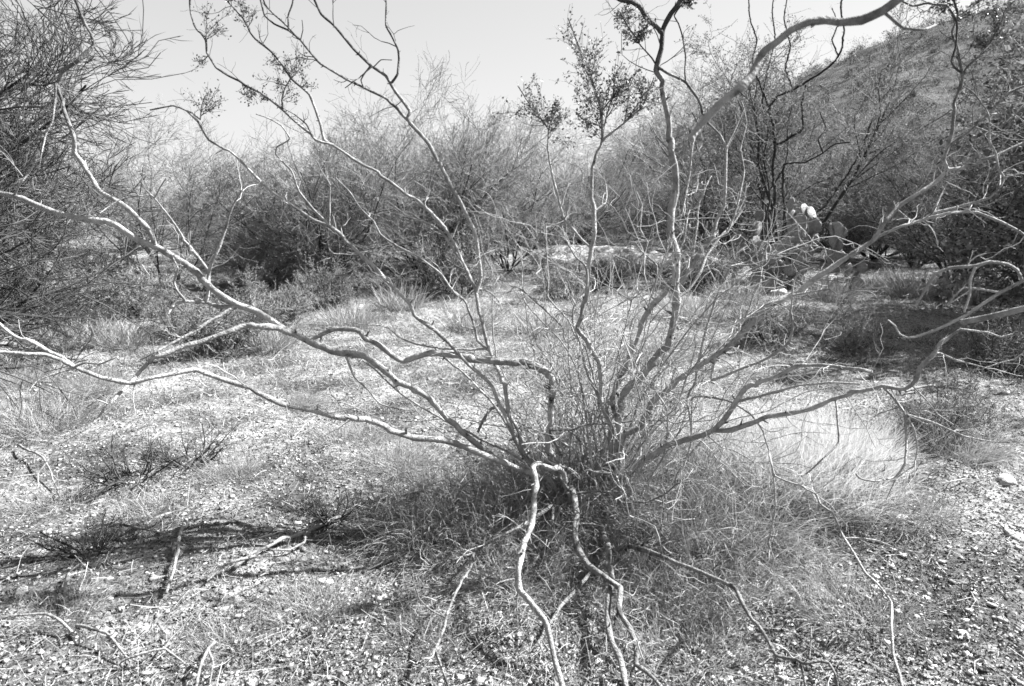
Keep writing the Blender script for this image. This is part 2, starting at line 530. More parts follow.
plant('desert_tree', 'broom_b', ground_at(655, 236), 3.6, 3.3, 'small hazy tree at the foot of the hill behind the pale bank', 'tree', G_T)
plant('desert_tree', 'leafy_b', ground_at(775, 272), 4.5, 0.4, 'dark leafy tree with bare black limbs standing above the prickly pear', 'tree')
plant('desert_tree', 'broom_c', ground_at(738, 258), 4.2, 2.7, 'dark twiggy tree left of the black-limbed leafy tree', 'tree')
plant('desert_tree', 'thin_a', ground_at(168, 296), 2.6, 1.1, 'thin open tree in front of the left horizon with sky showing through it', 'tree')
G_S = 'dark leafy shrubs at the foot of the hill'
plant('desert_tree', 'broom_a', ground_at(375, 268), 2.8, 4.4, 'grey tree filling the middle of the twiggy mass left of the tallest one', 'tree', G_T, wide=1.15)
plant('desert_tree', 'broom_c', ground_at(470, 262), 3.3, 0.4, 'pale feathery tree rising behind the tallest twiggy one', 'tree', G_T)
plant('desert_tree', 'broom_b', ground_at(555, 256), 2.5, 5.0, 'grey tree between the feathery tree and the pale bank', 'tree', G_T, wide=1.2)
plant('desert_tree', 'broom_b', ground_at(290, 282), 2.2, 5.6, 'low grey tree left of the hollow-footed tree', 'tree', G_T, wide=1.2)
plant('desert_tree', 'broom_a', ground_at(205, 262), 1.45, 1.4, 'low grey tree beneath the gap of sky at left', 'tree', G_T, wide=1.3)
plant('desert_tree', 'broom_b', ground_at(140, 250), 1.9, 3.1, 'grey tree on the left horizon behind the thin open tree', 'tree', G_T, wide=1.3)
plant('desert_tree', 'broom_c', ground_at(30, 252), 2.6, 0.2, 'grey tree on the left horizon seen under the narrow-leaved trees', 'tree', G_T, wide=1.3)
plant('leafy_shrub', 'leafy_a', ground_at(915, 266), 2.8, 0.2, 'dark leafy shrub right of the prickly pear at the foot of the slope', 'shrub', G_S)
plant('leafy_shrub', 'leafy_a', ground_at(872, 258), 3.2, 1.1, 'broad leafy shrub on the rising ground right of the black-limbed tree', 'shrub', G_S, wide=1.2)
plant('leafy_shrub', 'leafy_a', ground_at(720, 254), 2.6, 4.1, 'dark leafy shrub left of the black-limbed tree, behind the thin pale stems', 'shrub', G_S, wide=1.2)
plant('desert_tree', 'broom_c', ground_at(830, 250), 4.2, 2.2, 'twiggy tree on the foot of the slope right of the black-limbed tree', 'tree')
plant('leafy_shrub', 'leafy_a', ground_at(955, 284), 2.6, 1.7, 'dense dark shrub over the deepest shade at the right foot of the hill', 'shrub', G_S)
plant('leafy_shrub', 'leafy_b', ground_at(925, 258), 3.1, 3.4, 'taller speckled shrub rising behind the dark shrubs on the slope', 'shrub', G_S)
plant('leafy_shrub', 'leafy_a', ground_at(1035, 290), 3.0, 4.8, 'dark shrub cut by the right edge of the photo below the hill', 'shrub', G_S)
plant('leafy_shrub', 'leafy_a', ground_at(838, 258), 2.3, 5.6, 'grey leafy shrub directly behind the prickly pear', 'shrub', G_S)
plant('leafy_shrub', 'leafy_b', ground_at(1000, 262), 2.0, 2.2, 'high shrub on the slope below the right end of the ridge', 'shrub', G_S)
# tree at the right edge that shades the ground
plant('desert_tree', 'shade_a', np.array([7.5, 7.0, 0.0]), 3.9, 0.8, 'leafy tree at the right edge throwing the broad shade across the ground', 'tree', wide=1.15)
plant('desert_tree', 'leafy_b', np.array([7.1, 8.2, 0.0]), 2.5, 3.3, 'low spreading leafy tree left of the one throwing the broad shade', 'tree', wide=1.45)
plant('desert_tree', 'shade_a', np.array([9.6, 7.4, 0.0]), 3.6, 2.0, 'leafy tree farther right behind the one at the right edge', 'tree', wide=1.2)
# near tree at the left edge, long narrow leaves
plant('long_leaved_tree', 'long_a', np.array([-4.55, 4.3, 0.0]), 3.7, 0.5, 'dense tree with long narrow leaves filling the upper left corner', 'tree')
plant('long_leaved_tree', 'long_a', np.array([-7.0, 7.2, 0.0]), 3.6, 2.5, 'second narrow-leaved tree half hidden behind the one in the upper left corner', 'tree')

plant('long_leaved_tree', 'long_a', np.array([-4.75, 5.6, 0.0]), 2.0, 4.0, 'low dark narrow-leaved copy added as shaded lower limbs of the upper left tree', 'tree')  # small tree added in place of the corner tree's shaded low limbs

G_L = 'low scrub bushes on the clearing'
for i, (px, py, h, var, lab) in enumerate([
    (232, 352, 0.62, 'scrub_a', 'low grey shrub with dark shade under the left pale limbs'),
    (275, 322, 0.55, 'scrub_a', 'low grey shrub just beyond the shaded one under the left pale limbs'),
    (130, 478, 0.36, 'scrub_b', 'dark dead shrublet with curved bare twigs on the left foreground'),
    (190, 465, 0.32, 'scrub_b', 'smaller dark dead shrublet right of the curved one on the left foreground'),
    (935, 442, 0.36, 'scrub_a', 'low rounded dead bush right of the bright grass clump'),
    (890, 500, 0.30, 'scrub_b', 'flat spray of dark dead twigs on the gravel right of the bright grass'),
    (90, 560, 0.24, 'scrub_b', 'broken dark twiggy stub low on the left foreground'),
    (330, 520, 0.22, 'scrub_b', 'small dead twig tuft in the shade left of the bush'),
    (460, 292, 0.95, 'scrub_a', 'dark shrub at the foot of the tallest twiggy tree'),
    (150, 318, 0.7, 'scrub_a', 'grey shrub below the thin open tree at left'),
    (255, 300, 0.7, 'scrub_a', 'grey scrub between the thin open tree and the hollow-footed tree'),
    (185, 338, 0.5, 'scrub_a', 'low scrub left of the shaded shrub under the left limbs'),
    (330, 308, 0.6, 'scrub_a', 'scrub at the foot of the hollow-footed tree'),
    (110, 300, 0.9, 'scrub_a', 'grey scrub along the left horizon below the open sky'),
    (415, 296, 0.6, 'scrub_b', 'bare dark scrub between the hollow-footed tree and the tallest tree'),
    (700, 288, 0.8, 'scrub_a', 'scrub behind the thin pale stems right of the thick stem'),
    (560, 300, 0.5, 'scrub_a', 'scrub at the left end of the pale bank'),
    (545, 272, 0.45, 'scrub_a', 'small grey bush on the left end of the pale bank'),
    (612, 282, 0.5, 'scrub_a', 'grey bush low against the middle of the pale bank'),
    (655, 280, 0.55, 'scrub_b', 'bare bush low against the pale bank beside the thick upright stem'),
    (635, 262, 0.5, 'scrub_a', 'grey bush growing on top of the pale bank'),
    (60, 330, 0.7, 'scrub_a', 'grey shrub by the left edge under the narrow-leaved trees'),
    (585, 290, 0.8, 'scrub_b', 'dark bare shrub in front of the pale bank'),
    (770, 345, 0.5, 'scrub_a', 'low shrub in the broad shade right of the upright stems'),
    (850, 350, 0.45, 'scrub_a', 'low shrub in the middle of the broad shade at right'),
    (1000, 372, 0.5, 'scrub_a', 'low dark shrub in the shade by the right edge'),
]):
    plant('low_shrub', var, ground_at(px, py), h, i * 1.3, lab, 'shrub', G_L, base_h=0.7)


# ------------------------------------------------------------------ prickly pear
def pad_mesh(seed):
    q = np.random.default_rng(seed)
    nu, nv = 14, 9
    u = np.linspace(0, 2 * np.pi, nu, endpoint=False); v = np.linspace(0.0, np.pi, nv)
    U, Vv = np.meshgrid(u, v)
    x = np.sin(Vv) * np.cos(U); y = np.sin(Vv) * np.sin(U); z = -np.cos(Vv)
    wd = 0.44 + 0.08 * z
    X = x * wd * (1 + 0.05 * np.sin(3 * U + seed)); Y = y * 0.075; Z = 0.5 + 0.5 * z
    V = np.stack([X, Y, Z], -1).reshape(-1, 3)
    idx = np.arange(nu * nv).reshape(nv, nu); nx = np.roll(idx, -1, 1)
    Fq = np.stack([idx[:-1], nx[:-1], nx[1:], idx[1:]], -1).reshape(-1, 4)
    n = 40
    a = q.uniform(0, 6.28, n); zz = q.uniform(-.85, .85, n)
    c = np.sqrt(1 - zz ** 2)
    C = np.stack([c * np.cos(a) * (0.44 + .08 * zz), c * np.sin(a) * .075, .5 + .5 * zz], -1)
    nr = unit(np.stack([np.cos(a) * .3, np.sin(a), zz * .2], -1) + q.normal(0, .3, (n, 3)))
    sp = tubes(np.stack([C, C + nr * .12], 1), np.repeat([[.006, .002]], n, 0), 3, np.full(n, 1.0))
    return make_mesh('cactus_pad', [(V, Fq, np.full(len(V), q.uniform(.3, .7))), sp], M_cactus)


PADS = [pad_mesh(i) for i in range(4)]


def cactus(px, py, n, spread, seed, label):
    q = np.random.default_rng(seed)
    base = ground_at(px, py)
    e = empty('prickly_pear', base)
    tag(e, label, 'cactus')
    made = []
    for i in range(n):
        if i < n * 0.2 or not made:
            p = np.array([q.uniform(-1, 1) * spread, q.uniform(-.4, .4) * spread, -0.02])
            tilt = q.uniform(-.5, .5)
        else:
            b = made[q.integers(len(made) // 3, len(made))]
            p = b[0] + b[1] * b[2] * 0.93
            tilt = q.uniform(-.7, .7)
            if p[2] > 1.2:
                continue
        s = q.uniform(.18, .31)
        ry, rx, rz = tilt, q.uniform(-.4, .4), q.uniform(-1.3, 1.3)
        o = link('pad', PADS[q.integers(4)], e)
        o.location = p; o.rotation_euler = (rx, ry, rz); o.scale = (s, s, s)
        d = o.rotation_euler.to_matrix() @ Vector((0, 0, 1))
        made.append((p, np.array(d), s))


cactus(808, 291, 110, 0.8, 3, 'large prickly pear with sunlit pads below the black-limbed tree')
cactus(742, 282, 22, 0.4, 9, 'smaller prickly pear left of the large one, behind the thin pale stems')

# ------------------------------------------------------------------ grass, stones, sticks
def tuft(q, n, rad, h, lean=(0, 0), curl=0.35, wid=0.0016, k=5, flat=0.3):
    a = q.uniform(0, 6.28, n); r = rad * np.sqrt(q.uniform(0, 1, n))
    x = r * np.cos(a); y = r * np.sin(a)
    P0 = np.stack([x, y, np.full(n, -0.01)], -1)
    D = np.stack([x / rad * flat * 2 + lean[0], y / rad * flat * 2 + lean[1], np.ones(n)], -1) + q.normal(0, flat, (n, 3))
    D[:, 2] = np.abs(D[:, 2])
    P, _ = grow(q, P0, D, h * q.uniform(.45, 1.15, n), np.ones(n), k, -curl, curl * 0.45)
    P[:, :, 2] = np.maximum(P[:, :, 2], 0.002 + 0.012 * q.uniform(0, 1, (n, 1))) if curl > .5 else P[:, :, 2]
    wd = np.interp(np.linspace(0, 1, k), [0, .6, 1], [1, .8, .2])[None] * wid * q.uniform(.6, 1.3, n)[:, None]
    return ribbons(P, wd, np.clip(q.normal(.5, .25, n), 0, 1), r=q)


TUFT = {}
for nm, args, mt in [
    ('fine', dict(n=900, rad=.2, h=.28, flat=.6, wid=.0012, curl=.55), M_grass),
    ('low', dict(n=700, rad=.22, h=.16, flat=.6, wid=.0013, curl=.5), M_grass),
    ('dark', dict(n=900, rad=.26, h=.30, flat=.6, wid=.0012, curl=.5), M_darkgrass),
    ('far', dict(n=420, rad=.22, h=.34, flat=.35, wid=.003), M_grass),
]:
    TUFT[nm] = make_mesh('tuft_' + nm, [tuft(np.random.default_rng(len(nm) + 40), **args)], mt)


def grass_thing(mesh, pos, label, group=None, rz=0.0, sc=1.0):
    o = link('grass_tuft', mesh, None, [float(c) for c in pos])
    o.rotation_euler = (0, 0, rz); o.scale = (sc,) * 3
    return tag(o, label, 'grass tuft', group)


# the large bright clump right of the bush, and the tangles in its foot
q = np.random.default_rng(70)
c = ground_at(800, 492)
parts = []
for dx, dy, n, rd, h in [(-.02, .12, 6000, .34, .40), (.25, .2, 3500, .22, .36), (-.3, .16, 3500, .25, .36), (.1, -.03, 3000, .3, .26)]:
    v, f, t = tuft(q, n, rd, h, lean=(-.10, -.05), curl=.4, wid=.0012, flat=.30)
    v = v + np.array([dx, dy, 0]); parts.append((v, f, t))
grass_thing(make_mesh('bright_grass', parts, M_pale), c, 'large bright clump of fine pale grass right of the bare bush')

GB = 'dry grass growing in the foot of the bare bush'
for px, py, n, rd, h, lean, curl, flat, mt, lab in [
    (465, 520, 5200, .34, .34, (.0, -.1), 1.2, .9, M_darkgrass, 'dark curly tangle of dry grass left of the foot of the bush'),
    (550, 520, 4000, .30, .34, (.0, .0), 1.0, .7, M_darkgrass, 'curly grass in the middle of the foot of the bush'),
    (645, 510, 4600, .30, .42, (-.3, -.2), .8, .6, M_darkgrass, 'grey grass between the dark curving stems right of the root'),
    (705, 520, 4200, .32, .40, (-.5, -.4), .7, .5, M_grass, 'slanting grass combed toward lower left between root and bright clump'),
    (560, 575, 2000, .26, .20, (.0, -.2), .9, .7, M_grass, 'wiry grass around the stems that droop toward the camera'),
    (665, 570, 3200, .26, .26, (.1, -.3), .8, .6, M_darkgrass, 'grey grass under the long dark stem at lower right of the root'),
    (480, 590, 900, .26, .12, (-.1, -.2), .9, .7, M_grass, 'thin grass by the pale limb at lower left of the root'),
    (600, 650, 700, .26, .10, (.0, -.1), .9, .7, M_grass, 'sparse short grass below the drooping stems near the bottom edge'),
    (760, 560, 1500, .28, .16, (-.5, -.3), .8, .6, M_grass, 'combed grass below the bright clump'),
    (595, 485, 3600, .30, .46, (.0, .1), .6, .5, M_grass, 'upright grass behind the root of the bush'),
    (695, 478, 2600, .28, .40, (-.2, .0), .6, .5, M_grass, 'pale grass behind the low right limb'),
]:
    me = make_mesh('tangle', [tuft(q, n, rd, h, lean, curl, .0015, 7, flat)], mt)
    grass_thing(me, ground_at(px, py), lab, GB)

GG = 'dry grass tufts on the clearing'
for i, (px, py, k_, s, lab) in enumerate([
    (35, 425, 'dark', 1.05, 'soft grey tuft by the left edge below the low pale limb'),
    (95, 395, 'dark', .65, 'small dark tuft below the forked pale limb at left'),
    (20, 385, 'fine', .8, 'pale tuft behind the soft grey one at the left edge'),
    (400, 468, 'fine', .75, 'feathery tuft just under the low left limb near the root'),
    (350, 445, 'low', .8, 'low sprawling tuft left of the feathery one under the low limb'),
    (230, 480, 'fine', .6, 'upright tuft right of the dead shrublets at left'),
    (150, 520, 'low', .7, 'flat tuft among twigs on the left foreground'),
    (60, 500, 'low', .7, 'flat tuft at the left below the dead shrublet'),
    (305, 400, 'fine', .5, 'small tuft on open ground above the low left limb'),
    (270, 350, 'far', .9, 'tuft beside the low grey shrub under the left limbs'),
    (560, 390, 'fine', .8, 'tuft directly behind the centre stems'),
    (650, 360, 'far', 1.0, 'tuft behind the thick upright stem'),
    (470, 330, 'far', 1.0, 'tuft in front of the dark hollow of the trees'),
    (545, 330, 'far', 1.1, 'pale tuft on the clearing between the centre stems'),
    (400, 310, 'far', 1.2, 'pale grass tuft along the left edge of the tall tree'),
    (350, 330, 'far', 1.0, 'tuft on the clearing left of the tall tree'),
    (575, 276, 'far', 1.1, 'pale tuft on the slope of the bank left of the centre stems'),
    (598, 272, 'far', 1.2, 'pale tuft on the slope of the bank behind the centre stems'),
    (645, 274, 'far', 1.2, 'pale tuft on the bank just left of the thick upright stem'),
    (830, 300, 'far', 1.3, 'pale tuft in front of the large prickly pear'),
    (915, 298, 'far', 1.5, 'rounded tuft on the sunny strip before the dark shrubs'),
    (965, 302, 'far', 1.4, 'rounded tuft right of the other on the sunny strip'),
    (885, 292, 'far', 1.2, 'small tuft at the left end of the sunny strip'),
    (735, 300, 'far', 1.3, 'grass tuft left of the prickly pear among thin stems'),
    (690, 320, 'far', 1.2, 'grass tuft right of the thick upright stem'),
    (950, 455, 'fine', 1.1, 'wiry tuft by the low rounded dead bush at right'),
    (890, 520, 'dark', .8, 'dark tuft beside the flat spray of dead twigs'),
    (310, 610, 'low', .6, 'flat tuft in the striped shade on the left foreground'),
    (420, 640, 'low', .55, 'flat tuft by the lower pale limb near the bottom edge'),
    (60, 620, 'low', .6, 'flat tuft near the pale stick in the lower left corner'),
    (230, 640, 'low', .55, 'flat tuft right of the broken sticks near the bottom edge'),
    (120, 345, 'far', 1.1, 'tuft on pale ground above the forked limb at left'),
    (70, 350, 'far', 1.0, 'tuft on pale ground by the left edge above the low limb'),
    (860, 620, 'low', .8, 'short tuft beside the long dark stem on the gravel at right'),
    (690, 650, 'low', .9, 'short tuft near the bottom edge right of the drooping stems'),
]):
    grass_thing(TUFT[k_], ground_at(px, py), lab, GG, i * 0.9, s)


def polar_points(q, n, r0, r1, p, az=(-48, 48)):
    a = np.radians(q.uniform(az[0], az[1], n)); r = r0 + (r1 - r0) * q.uniform(0, 1, n) ** p
    return r * np.sin(a), r * np.cos(a)


def build_cover():
    q = np.random.default_rng(90)
    # gravel: rough chips
    n = 85000
    x, y = polar_points(q, n, 1.1, 13, 1.9)
    side = 1 / (1 + np.exp(-(x - 0.25 * y) * 2.2))
    keep = q.uniform(0, 1, n) < 0.5 + 0.5 * side
    x, y = x[keep], y[keep]; n = len(x)
    s = np.minimum(q.lognormal(math.log(.0042), .55, n), .015)
    oct_ = np.array([[1, 0, 0], [0, 1, 0], [-1, 0, 0], [0, -1, 0], [.1, .05, .5], [0, 0, -.5], [.65, .65, .4], [-.6, .6, .35], [-.62, -.66, .4], [.6, -.6, .35]])
    # cut cube-ish chip: 10 verts, top ring and low ring
    V = oct_[None] * (1 + q.normal(0, .3, (n, 10, 3)))
    ang = q.uniform(0, 6.28, n); ca, sa = np.cos(ang)[:, None], np.sin(ang)[:, None]
    st = q.uniform(.6, 1.5, n)[:, None]
    vx = V[..., 0] * st; vy = V[..., 1]
    V = np.stack([vx * ca - vy * sa, vx * sa + vy * ca, V[..., 2]], -1) * s[:, None, None]
    V = V + np.stack([x, y, gz(x, y) + s * .2], -1)[:, None, :]
    fc = np.array([[0, 6, 4], [6, 1, 4], [1, 7, 4], [7, 2, 4], [2, 8, 4], [8, 3, 4], [3, 9, 4], [9, 0, 4], [0, 1, 6], [1, 2, 7], [2, 3, 8], [3, 0, 9], [1, 0, 5], [2, 1, 5], [3, 2, 5], [0, 3, 5]])
    Fq = (np.arange(n)[:, None, None] * 10 + fc[None]).reshape(-1, 3)
    tn = np.repeat(np.clip(q.normal(.55, .25, n), 0, 1), 10)
    o = link('gravel', make_mesh('gravel', [(V.reshape(-1, 3), Fq, tn)], M_gravel, smooth=False)); o['kind'] = 'stuff'
    tag(o, 'loose pale gravel strewn over the ground', 'gravel')
    # leaf litter and straw bits
    n = 170000
    x, y = polar_points(q, n, 1.1, 12, 1.7)
    C = np.stack([x, y, gz(x, y) + .004], -1)
    tn = np.clip(np.where(q.uniform(0, 1, n) < .55, q.normal(.10, .1, n), q.normal(.62, .25, n)) - .45 * np.clip(snoise(x, y, 2.2, 44) - .15, 0, 1), 0, 1)
    lv = leaves(C, .012, tn, q, .6)
    m_ = 22000
    x, y = polar_points(q, m_, 1.3, 9, 1.5)
    right = q.uniform(0, 1, m_) < 1 / (1 + np.exp(-(x - .3 * y) * 2.5)) + .15
    x, y = x[right], y[right]
    lv2 = leaves(np.stack([x, y, gz(x, y) + .004], -1), .017, np.clip(q.normal(.62, .3, len(x)), 0, 1), q, .45)
    n = 42000
    x, y = polar_points(q, n, 1.1, 10, 1.7)
    a = q.uniform(0, 6.28, n); ln = q.uniform(.02, .13, n)
    d = np.stack([np.cos(a), np.sin(a), q.normal(.05, .25, n)], -1)
    P0 = np.stack([x, y, gz(x, y) + .006], -1)
    P, _ = grow(q, P0, d, ln, np.ones(n), 3, 0, .25)
    P[..., 2] = np.maximum(P[..., 2], gz(P[..., 0], P[..., 1]) + .003)
    st = ribbons(P, np.full((n, 3), .0009), np.clip(q.normal(.5, .3, n), 0, 1), r=q)
    o = link('leaf_litter', make_mesh('leaf_litter', [lv, lv2, st], M_litter, smooth=False)); o['kind'] = 'stuff'
    tag(o, 'dead leaves and straw bits scattered over the ground', 'leaf litter')
    # short dry grass over the clearing
    n = 90000
    x, y = polar_points(q, n, 1.2, 17, 1.35)
    side = 1 / (1 + np.exp((x - 0.12 * y) * 2.0))
    patch = snoise(x, y, 1.4, 12)
    keep = q.uniform(0, 1, n) < (0.10 + 0.34 * side * np.clip(.3 + patch, 0.0, 1)) + np.clip((y - 3.6) / 4, 0, .8)
    x, y = x[keep], y[keep]; n = len(x)
    r = np.hypot(x, y)
    P0 = np.stack([x, y, gz(x, y) - .005], -1)
    D = np.stack([q.normal(0, .7, n), q.normal(0, .7, n), np.ones(n)], -1)
    P, _ = grow(q, P0, D, q.uniform(.03, .11, n) * np.clip(.55 + (y - 2.5) / 4, .55, 1.2), np.ones(n), 4, -.3, .25)
    P[..., 2] = np.maximum(P[..., 2], gz(P[..., 0], P[..., 1]) + .002)
    wd = (.0009 + .00022 * r)[:, None] * np.array([1, .9, .7, .2])[None]
    o = link('dry_grass', make_mesh('dry_grass', [ribbons(P, wd, np.clip(q.normal(.6, .25, n), 0, 1), r=q)], M_grass)); o['kind'] = 'stuff'
    tag(o, 'short dry grass covering the clearing', 'grass')


build_cover()


def stone_mesh(seed):
    q = np.random.default_rng(seed)
    nu, nv = 12, 8
    u = np.linspace(0, 2 * np.pi, nu, endpoint=False); v = np.linspace(0.02, np.pi - .02, nv)
    U, Vv = np.meshgrid(u, v)
    d = np.stack([np.sin(Vv) * np.cos(U), np.sin(Vv) * np.sin(U), np.cos(Vv)], -1)
    r = np.ones_like(U)
    for _ in range(9):                       # flat broken faces
        nrm = unit(q.normal(size=3)); dd = q.uniform(.42, .8)
        pr = d @ nrm
        r = np.where(pr > .05, np.minimum(r, dd / np.maximum(pr, .05)), r)
    V = (d * r[..., None] * np.array([1.25, .85, .45])).reshape(-1, 3) + q.normal(0, .035, (nu * nv, 3))
    idx = np.arange(nu * nv).reshape(nv, nu); nx = np.roll(idx, -1, 1)
    Fq = np.stack([idx[:-1], idx[1:], nx[1:], nx[:-1]], -1).reshape(-1, 4)
    return make_mesh('stone', [(V, Fq, np.full(len(V), .85)), (V, np.array([idx[0]]), None), (V, np.array([idx[-1][::-1]]), None)], M_stone, smooth=False)


STONES = [stone_mesh(i) for i in range(6)]
for i, (px, py, wpx, lab) in enumerate([
    (323, 581, 17, 'pale angular stone on the striped shade left of the bush'),
    (1003, 492, 22, 'flat pale stone on the gravel near the right edge'),
    (1012, 545, 20, 'pale stone by the dark hole at the right edge'),
    (900, 528, 13, 'small bright stone right of the flat spray of dead twigs'),
    (803, 598, 10, 'small stone on the gravel below the combed grass'),
    (785, 672, 13, 'pale stone at the elbow of the long dark stem near the bottom edge'),
    (742, 662, 14, 'pale stone left of the dark elbow near the bottom edge'),
    (875, 578, 11, 'light stone beside the joint of the thin dark stem on the gravel'),
    (540, 650, 11, 'pale stone in the grass beneath the drooping stems'),
    (1005, 393, 9, 'small white stone in the shade at the right'),
    (960, 640, 11, 'stone on the open gravel in the lower right'),
    (990, 610, 10, 'stone on the gravel close to the lower right edge'),
    (925, 600, 9, 'stone in the pale patch on the lower right gravel'),
    (270, 300, 26, 'pale boulder under the trees beside the left limbs'),
    (815, 232, 20, 'pale upright boulder behind the prickly pear'),
    (845, 252, 22, 'pale boulder right of the upright one behind the prickly pear'),
    (775, 296, 22, 'pale rock on the ground before the prickly pear'),
    (832, 292, 26, 'broad pale rock before the right half of the prickly pear'),
    (868, 262, 18, 'pale rock at the right end of the prickly pear'),
    (772, 258, 20, 'pale rock between the two prickly pears'),
    (690, 250, 24, 'pale boulder on the end of the bank right of the thick upright stem'),
    (40, 560, 15, 'grey broken rock in the left foreground'),
    (22, 602, 14, 'grey rock in shade near the lower left edge'),
    (145, 668, 11, 'bright stone at the bottom edge by the broken sticks'),
    (690, 628, 9, 'small stone right of the drooping stems on speckled ground'),
]):
    p = ground_at(px, py)
    d = np.linalg.norm(p - CAM)
    s = wpx / F * d / 2.1
    o = link('stone', STONES[i % 6], None, (float(p[0]), float(p[1]), float(p[2]) + s * .12))
    o.rotation_euler = (0.2 * math.sin(i * 2.1), .15 * math.cos(i * 1.7), i * 1.1); o.scale = (s, s, s)
    tag(o, lab, 'stone', 'stones on the ground')


# ------------------------------------------------------------------ traced limbs
def catmull(P, step=0.012):
    P = np.asarray(P, float)
    if len(P) == 2:
        P = np.stack([P[0], (P[0] + P[1]) / 2, P[1]])
    Q = np.concatenate([[2 * P[0] - P[1]], P, [2 * P[-1] - P[-2]]])
    out = []
    for i in range(1, len(Q) - 2):
        a, b, c, d = Q[i - 1:i + 3]
        n = max(2, int(np.linalg.norm((c - b)[:3]) / step))
        t = np.linspace(0, 1, n, endpoint=False)[:, None]
        w_ = .4
        out.append((1 - w_) * (b + (c - b) * t) + w_ * .5 * ((2 * b) + (-a + c) * t + (2 * a - 5 * b + 4 * c - d) * t ** 2 + (-a + 3 * b - 3 * c + d) * t ** 3))
    out.append(P[-1:])
    return np.concatenate(out)


def limb(P, Rd, q, sides=8, knob=0.06, stubs=True):
    """one smooth woody tube with transported frame, swellings and closed ends"""
    k = len(P)
    L = np.concatenate([[0], np.cumsum(np.linalg.norm(np.diff(P, axis=0), axis=1))])
    ph = q.uniform(0, 6.28, 4)
    wig = np.stack([np.sin(L * 23 + ph[0]) + .6 * np.sin(L * 51 + ph[1]), np.sin(L * 27 + ph[2]) + .6 * np.sin(L * 47 + ph[3]), np.sin(L * 19 + ph[1])], -1)
    env = np.minimum(1, np.minimum(L, L[-1] - L) / .1)[:, None]
    P = P + wig * (Rd[:, None] * .13) * env
    Rr = Rd * (1 + knob * np.sin(L * 60 + ph[2]) * np.sin(L * 17 + ph[0]) + q.normal(0, .025, k))
    for c in q.uniform(0, L[-1], int(L[-1] / .22) + 1):            # nodes
        Rr = Rr * (1 + q.uniform(.05, .3) * np.exp(-((L - c) / (.5 * Rd + .003)) ** 2))
    nk = max(3, int(L[-1] / .075))
    kx = np.sort(np.concatenate([[0, L[-1]], q.uniform(0, L[-1], nk)]))
    off = q.normal(0, 1, (len(kx), 3)); off[0] = 0; off[-1] = 0
    amp = (Rd * .30 + .0012)[:, None] * env
    P = P + np.stack([np.interp(L, kx, off[:, c]) for c in range(3)], -1) * amp
    Rr = Rr * (1 + .07 * np.interp(L, kx, q.normal(0, 1, len(kx))))
    T = unit(np.gradient(P, axis=0))
    n0 = unit(np.cross(T[0], [0.3, .2, .9]))
    Ns = [n0]
    for i in range(1, k):
        v = Ns[-1] - T[i] * (Ns[-1] @ T[i]); Ns.append(v / max(np.linalg.norm(v), 1e-9))
    N = np.array(Ns); B = np.cross(T, N)
    th = np.linspace(0, 2 * np.pi, sides, endpoint=False)
    oval = 1 + .1 * np.sin(2 * th + ph[3])
    V = P[:, None] + Rr[:, None, None] * oval[None, :, None] * (np.cos(th)[None, :, None] * N[:, None] + np.sin(th)[None, :, None] * B[:, None])
    idx = np.arange(k * sides).reshape(k, sides); nx = np.roll(idx, -1, 1)
    Fq = np.stack([idx[:-1], nx[:-1], nx[1:], idx[1:]], -1).reshape(-1, 4)
    V = V.reshape(-1, 3)
    V2 = np.concatenate([V, [P[0] - T[0] * Rr[0] * .5, P[-1] + T[-1] * Rr[-1] * .6]])
    c0, c1 = len(V), len(V) + 1
    tri = np.concatenate([np.stack([nx[0], idx[0], np.full(sides, c0)], -1), np.stack([idx[-1], nx[-1], np.full(sides, c1)], -1)])
    tone = np.clip(np.interp(P[:, 2], [.2, 1.5, 2.05], [.66, .58, .04]) + .14 * np.sin(L * 9 + ph[0]) + q.normal(0, .05, k), 0, 1)  # upper limbs toned darker: young bark, with sky silhouette put into the colour
    tn = np.concatenate([np.repeat(tone, sides), [.5, .5]])
    out = [(V2, Fq, tn), (V2, tri, tn)]
    ns = int(L[-1] / .11)
    if ns and stubs:                                                  # broken stubs
        i = q.integers(int(k * .1), max(int(k * .1) + 1, k - 2), ns)
        dv = q.normal(size=(ns, 3)); dv = unit(dv - (dv * T[i]).sum(-1, keepdims=True) * T[i] + T[i] * .7)
        ln = Rr[i] * q.uniform(1.6, 3.6, ns)
        pp = np.stack([P[i], P[i] + dv * ln[:, None] * .6, P[i] + dv * ln[:, None]], 1)
        rr_ = Rr[i][:, None] * np.array([.62, .45, .22])[None] * q.uniform(.5, 1, (ns, 1))
        out.append(tubes(pp, rr_, 5, np.full(ns, .2)))
    return out, P, Rr


def twiglets(q, P, Rd, n, L=(.05, .22), bend=.28, curl=0.15):
    """fine zigzag side twigs as tubes"""
    if n < 1:
        return []
    k = len(P)
    i = q.integers(int(k * .2), k - 1, n)
    T = unit(P[np.minimum(i + 1, k - 1)] - P[np.maximum(i - 1, 0)])
    off = q.normal(size=(n, 3)); off = unit(off - (off * T).sum(-1, keepdims=True) * T)
    a = q.uniform(.5, 1.1, n)[:, None]
    D = T * np.cos(a) + off * np.sin(a)
    ln = q.uniform(*L, n)
    r = np.minimum(Rd[i] * .45, q.uniform(.0012, .0028, n))
    A, RA = grow(q, P[i], D, ln, r, 7, curl, bend, .5)
    out = [tubes(A, RA, 4, q.uniform(.2, 1, n))]
    s = spawn(q, A, RA, 2, .8, .5, .75, .3)
    B, RB = grow(q, *s, 5, .1, bend, .5)
    out.append(tubes(B, np.maximum(RB, .0006), 3, q.uniform(.2, 1, len(B))))
    return out


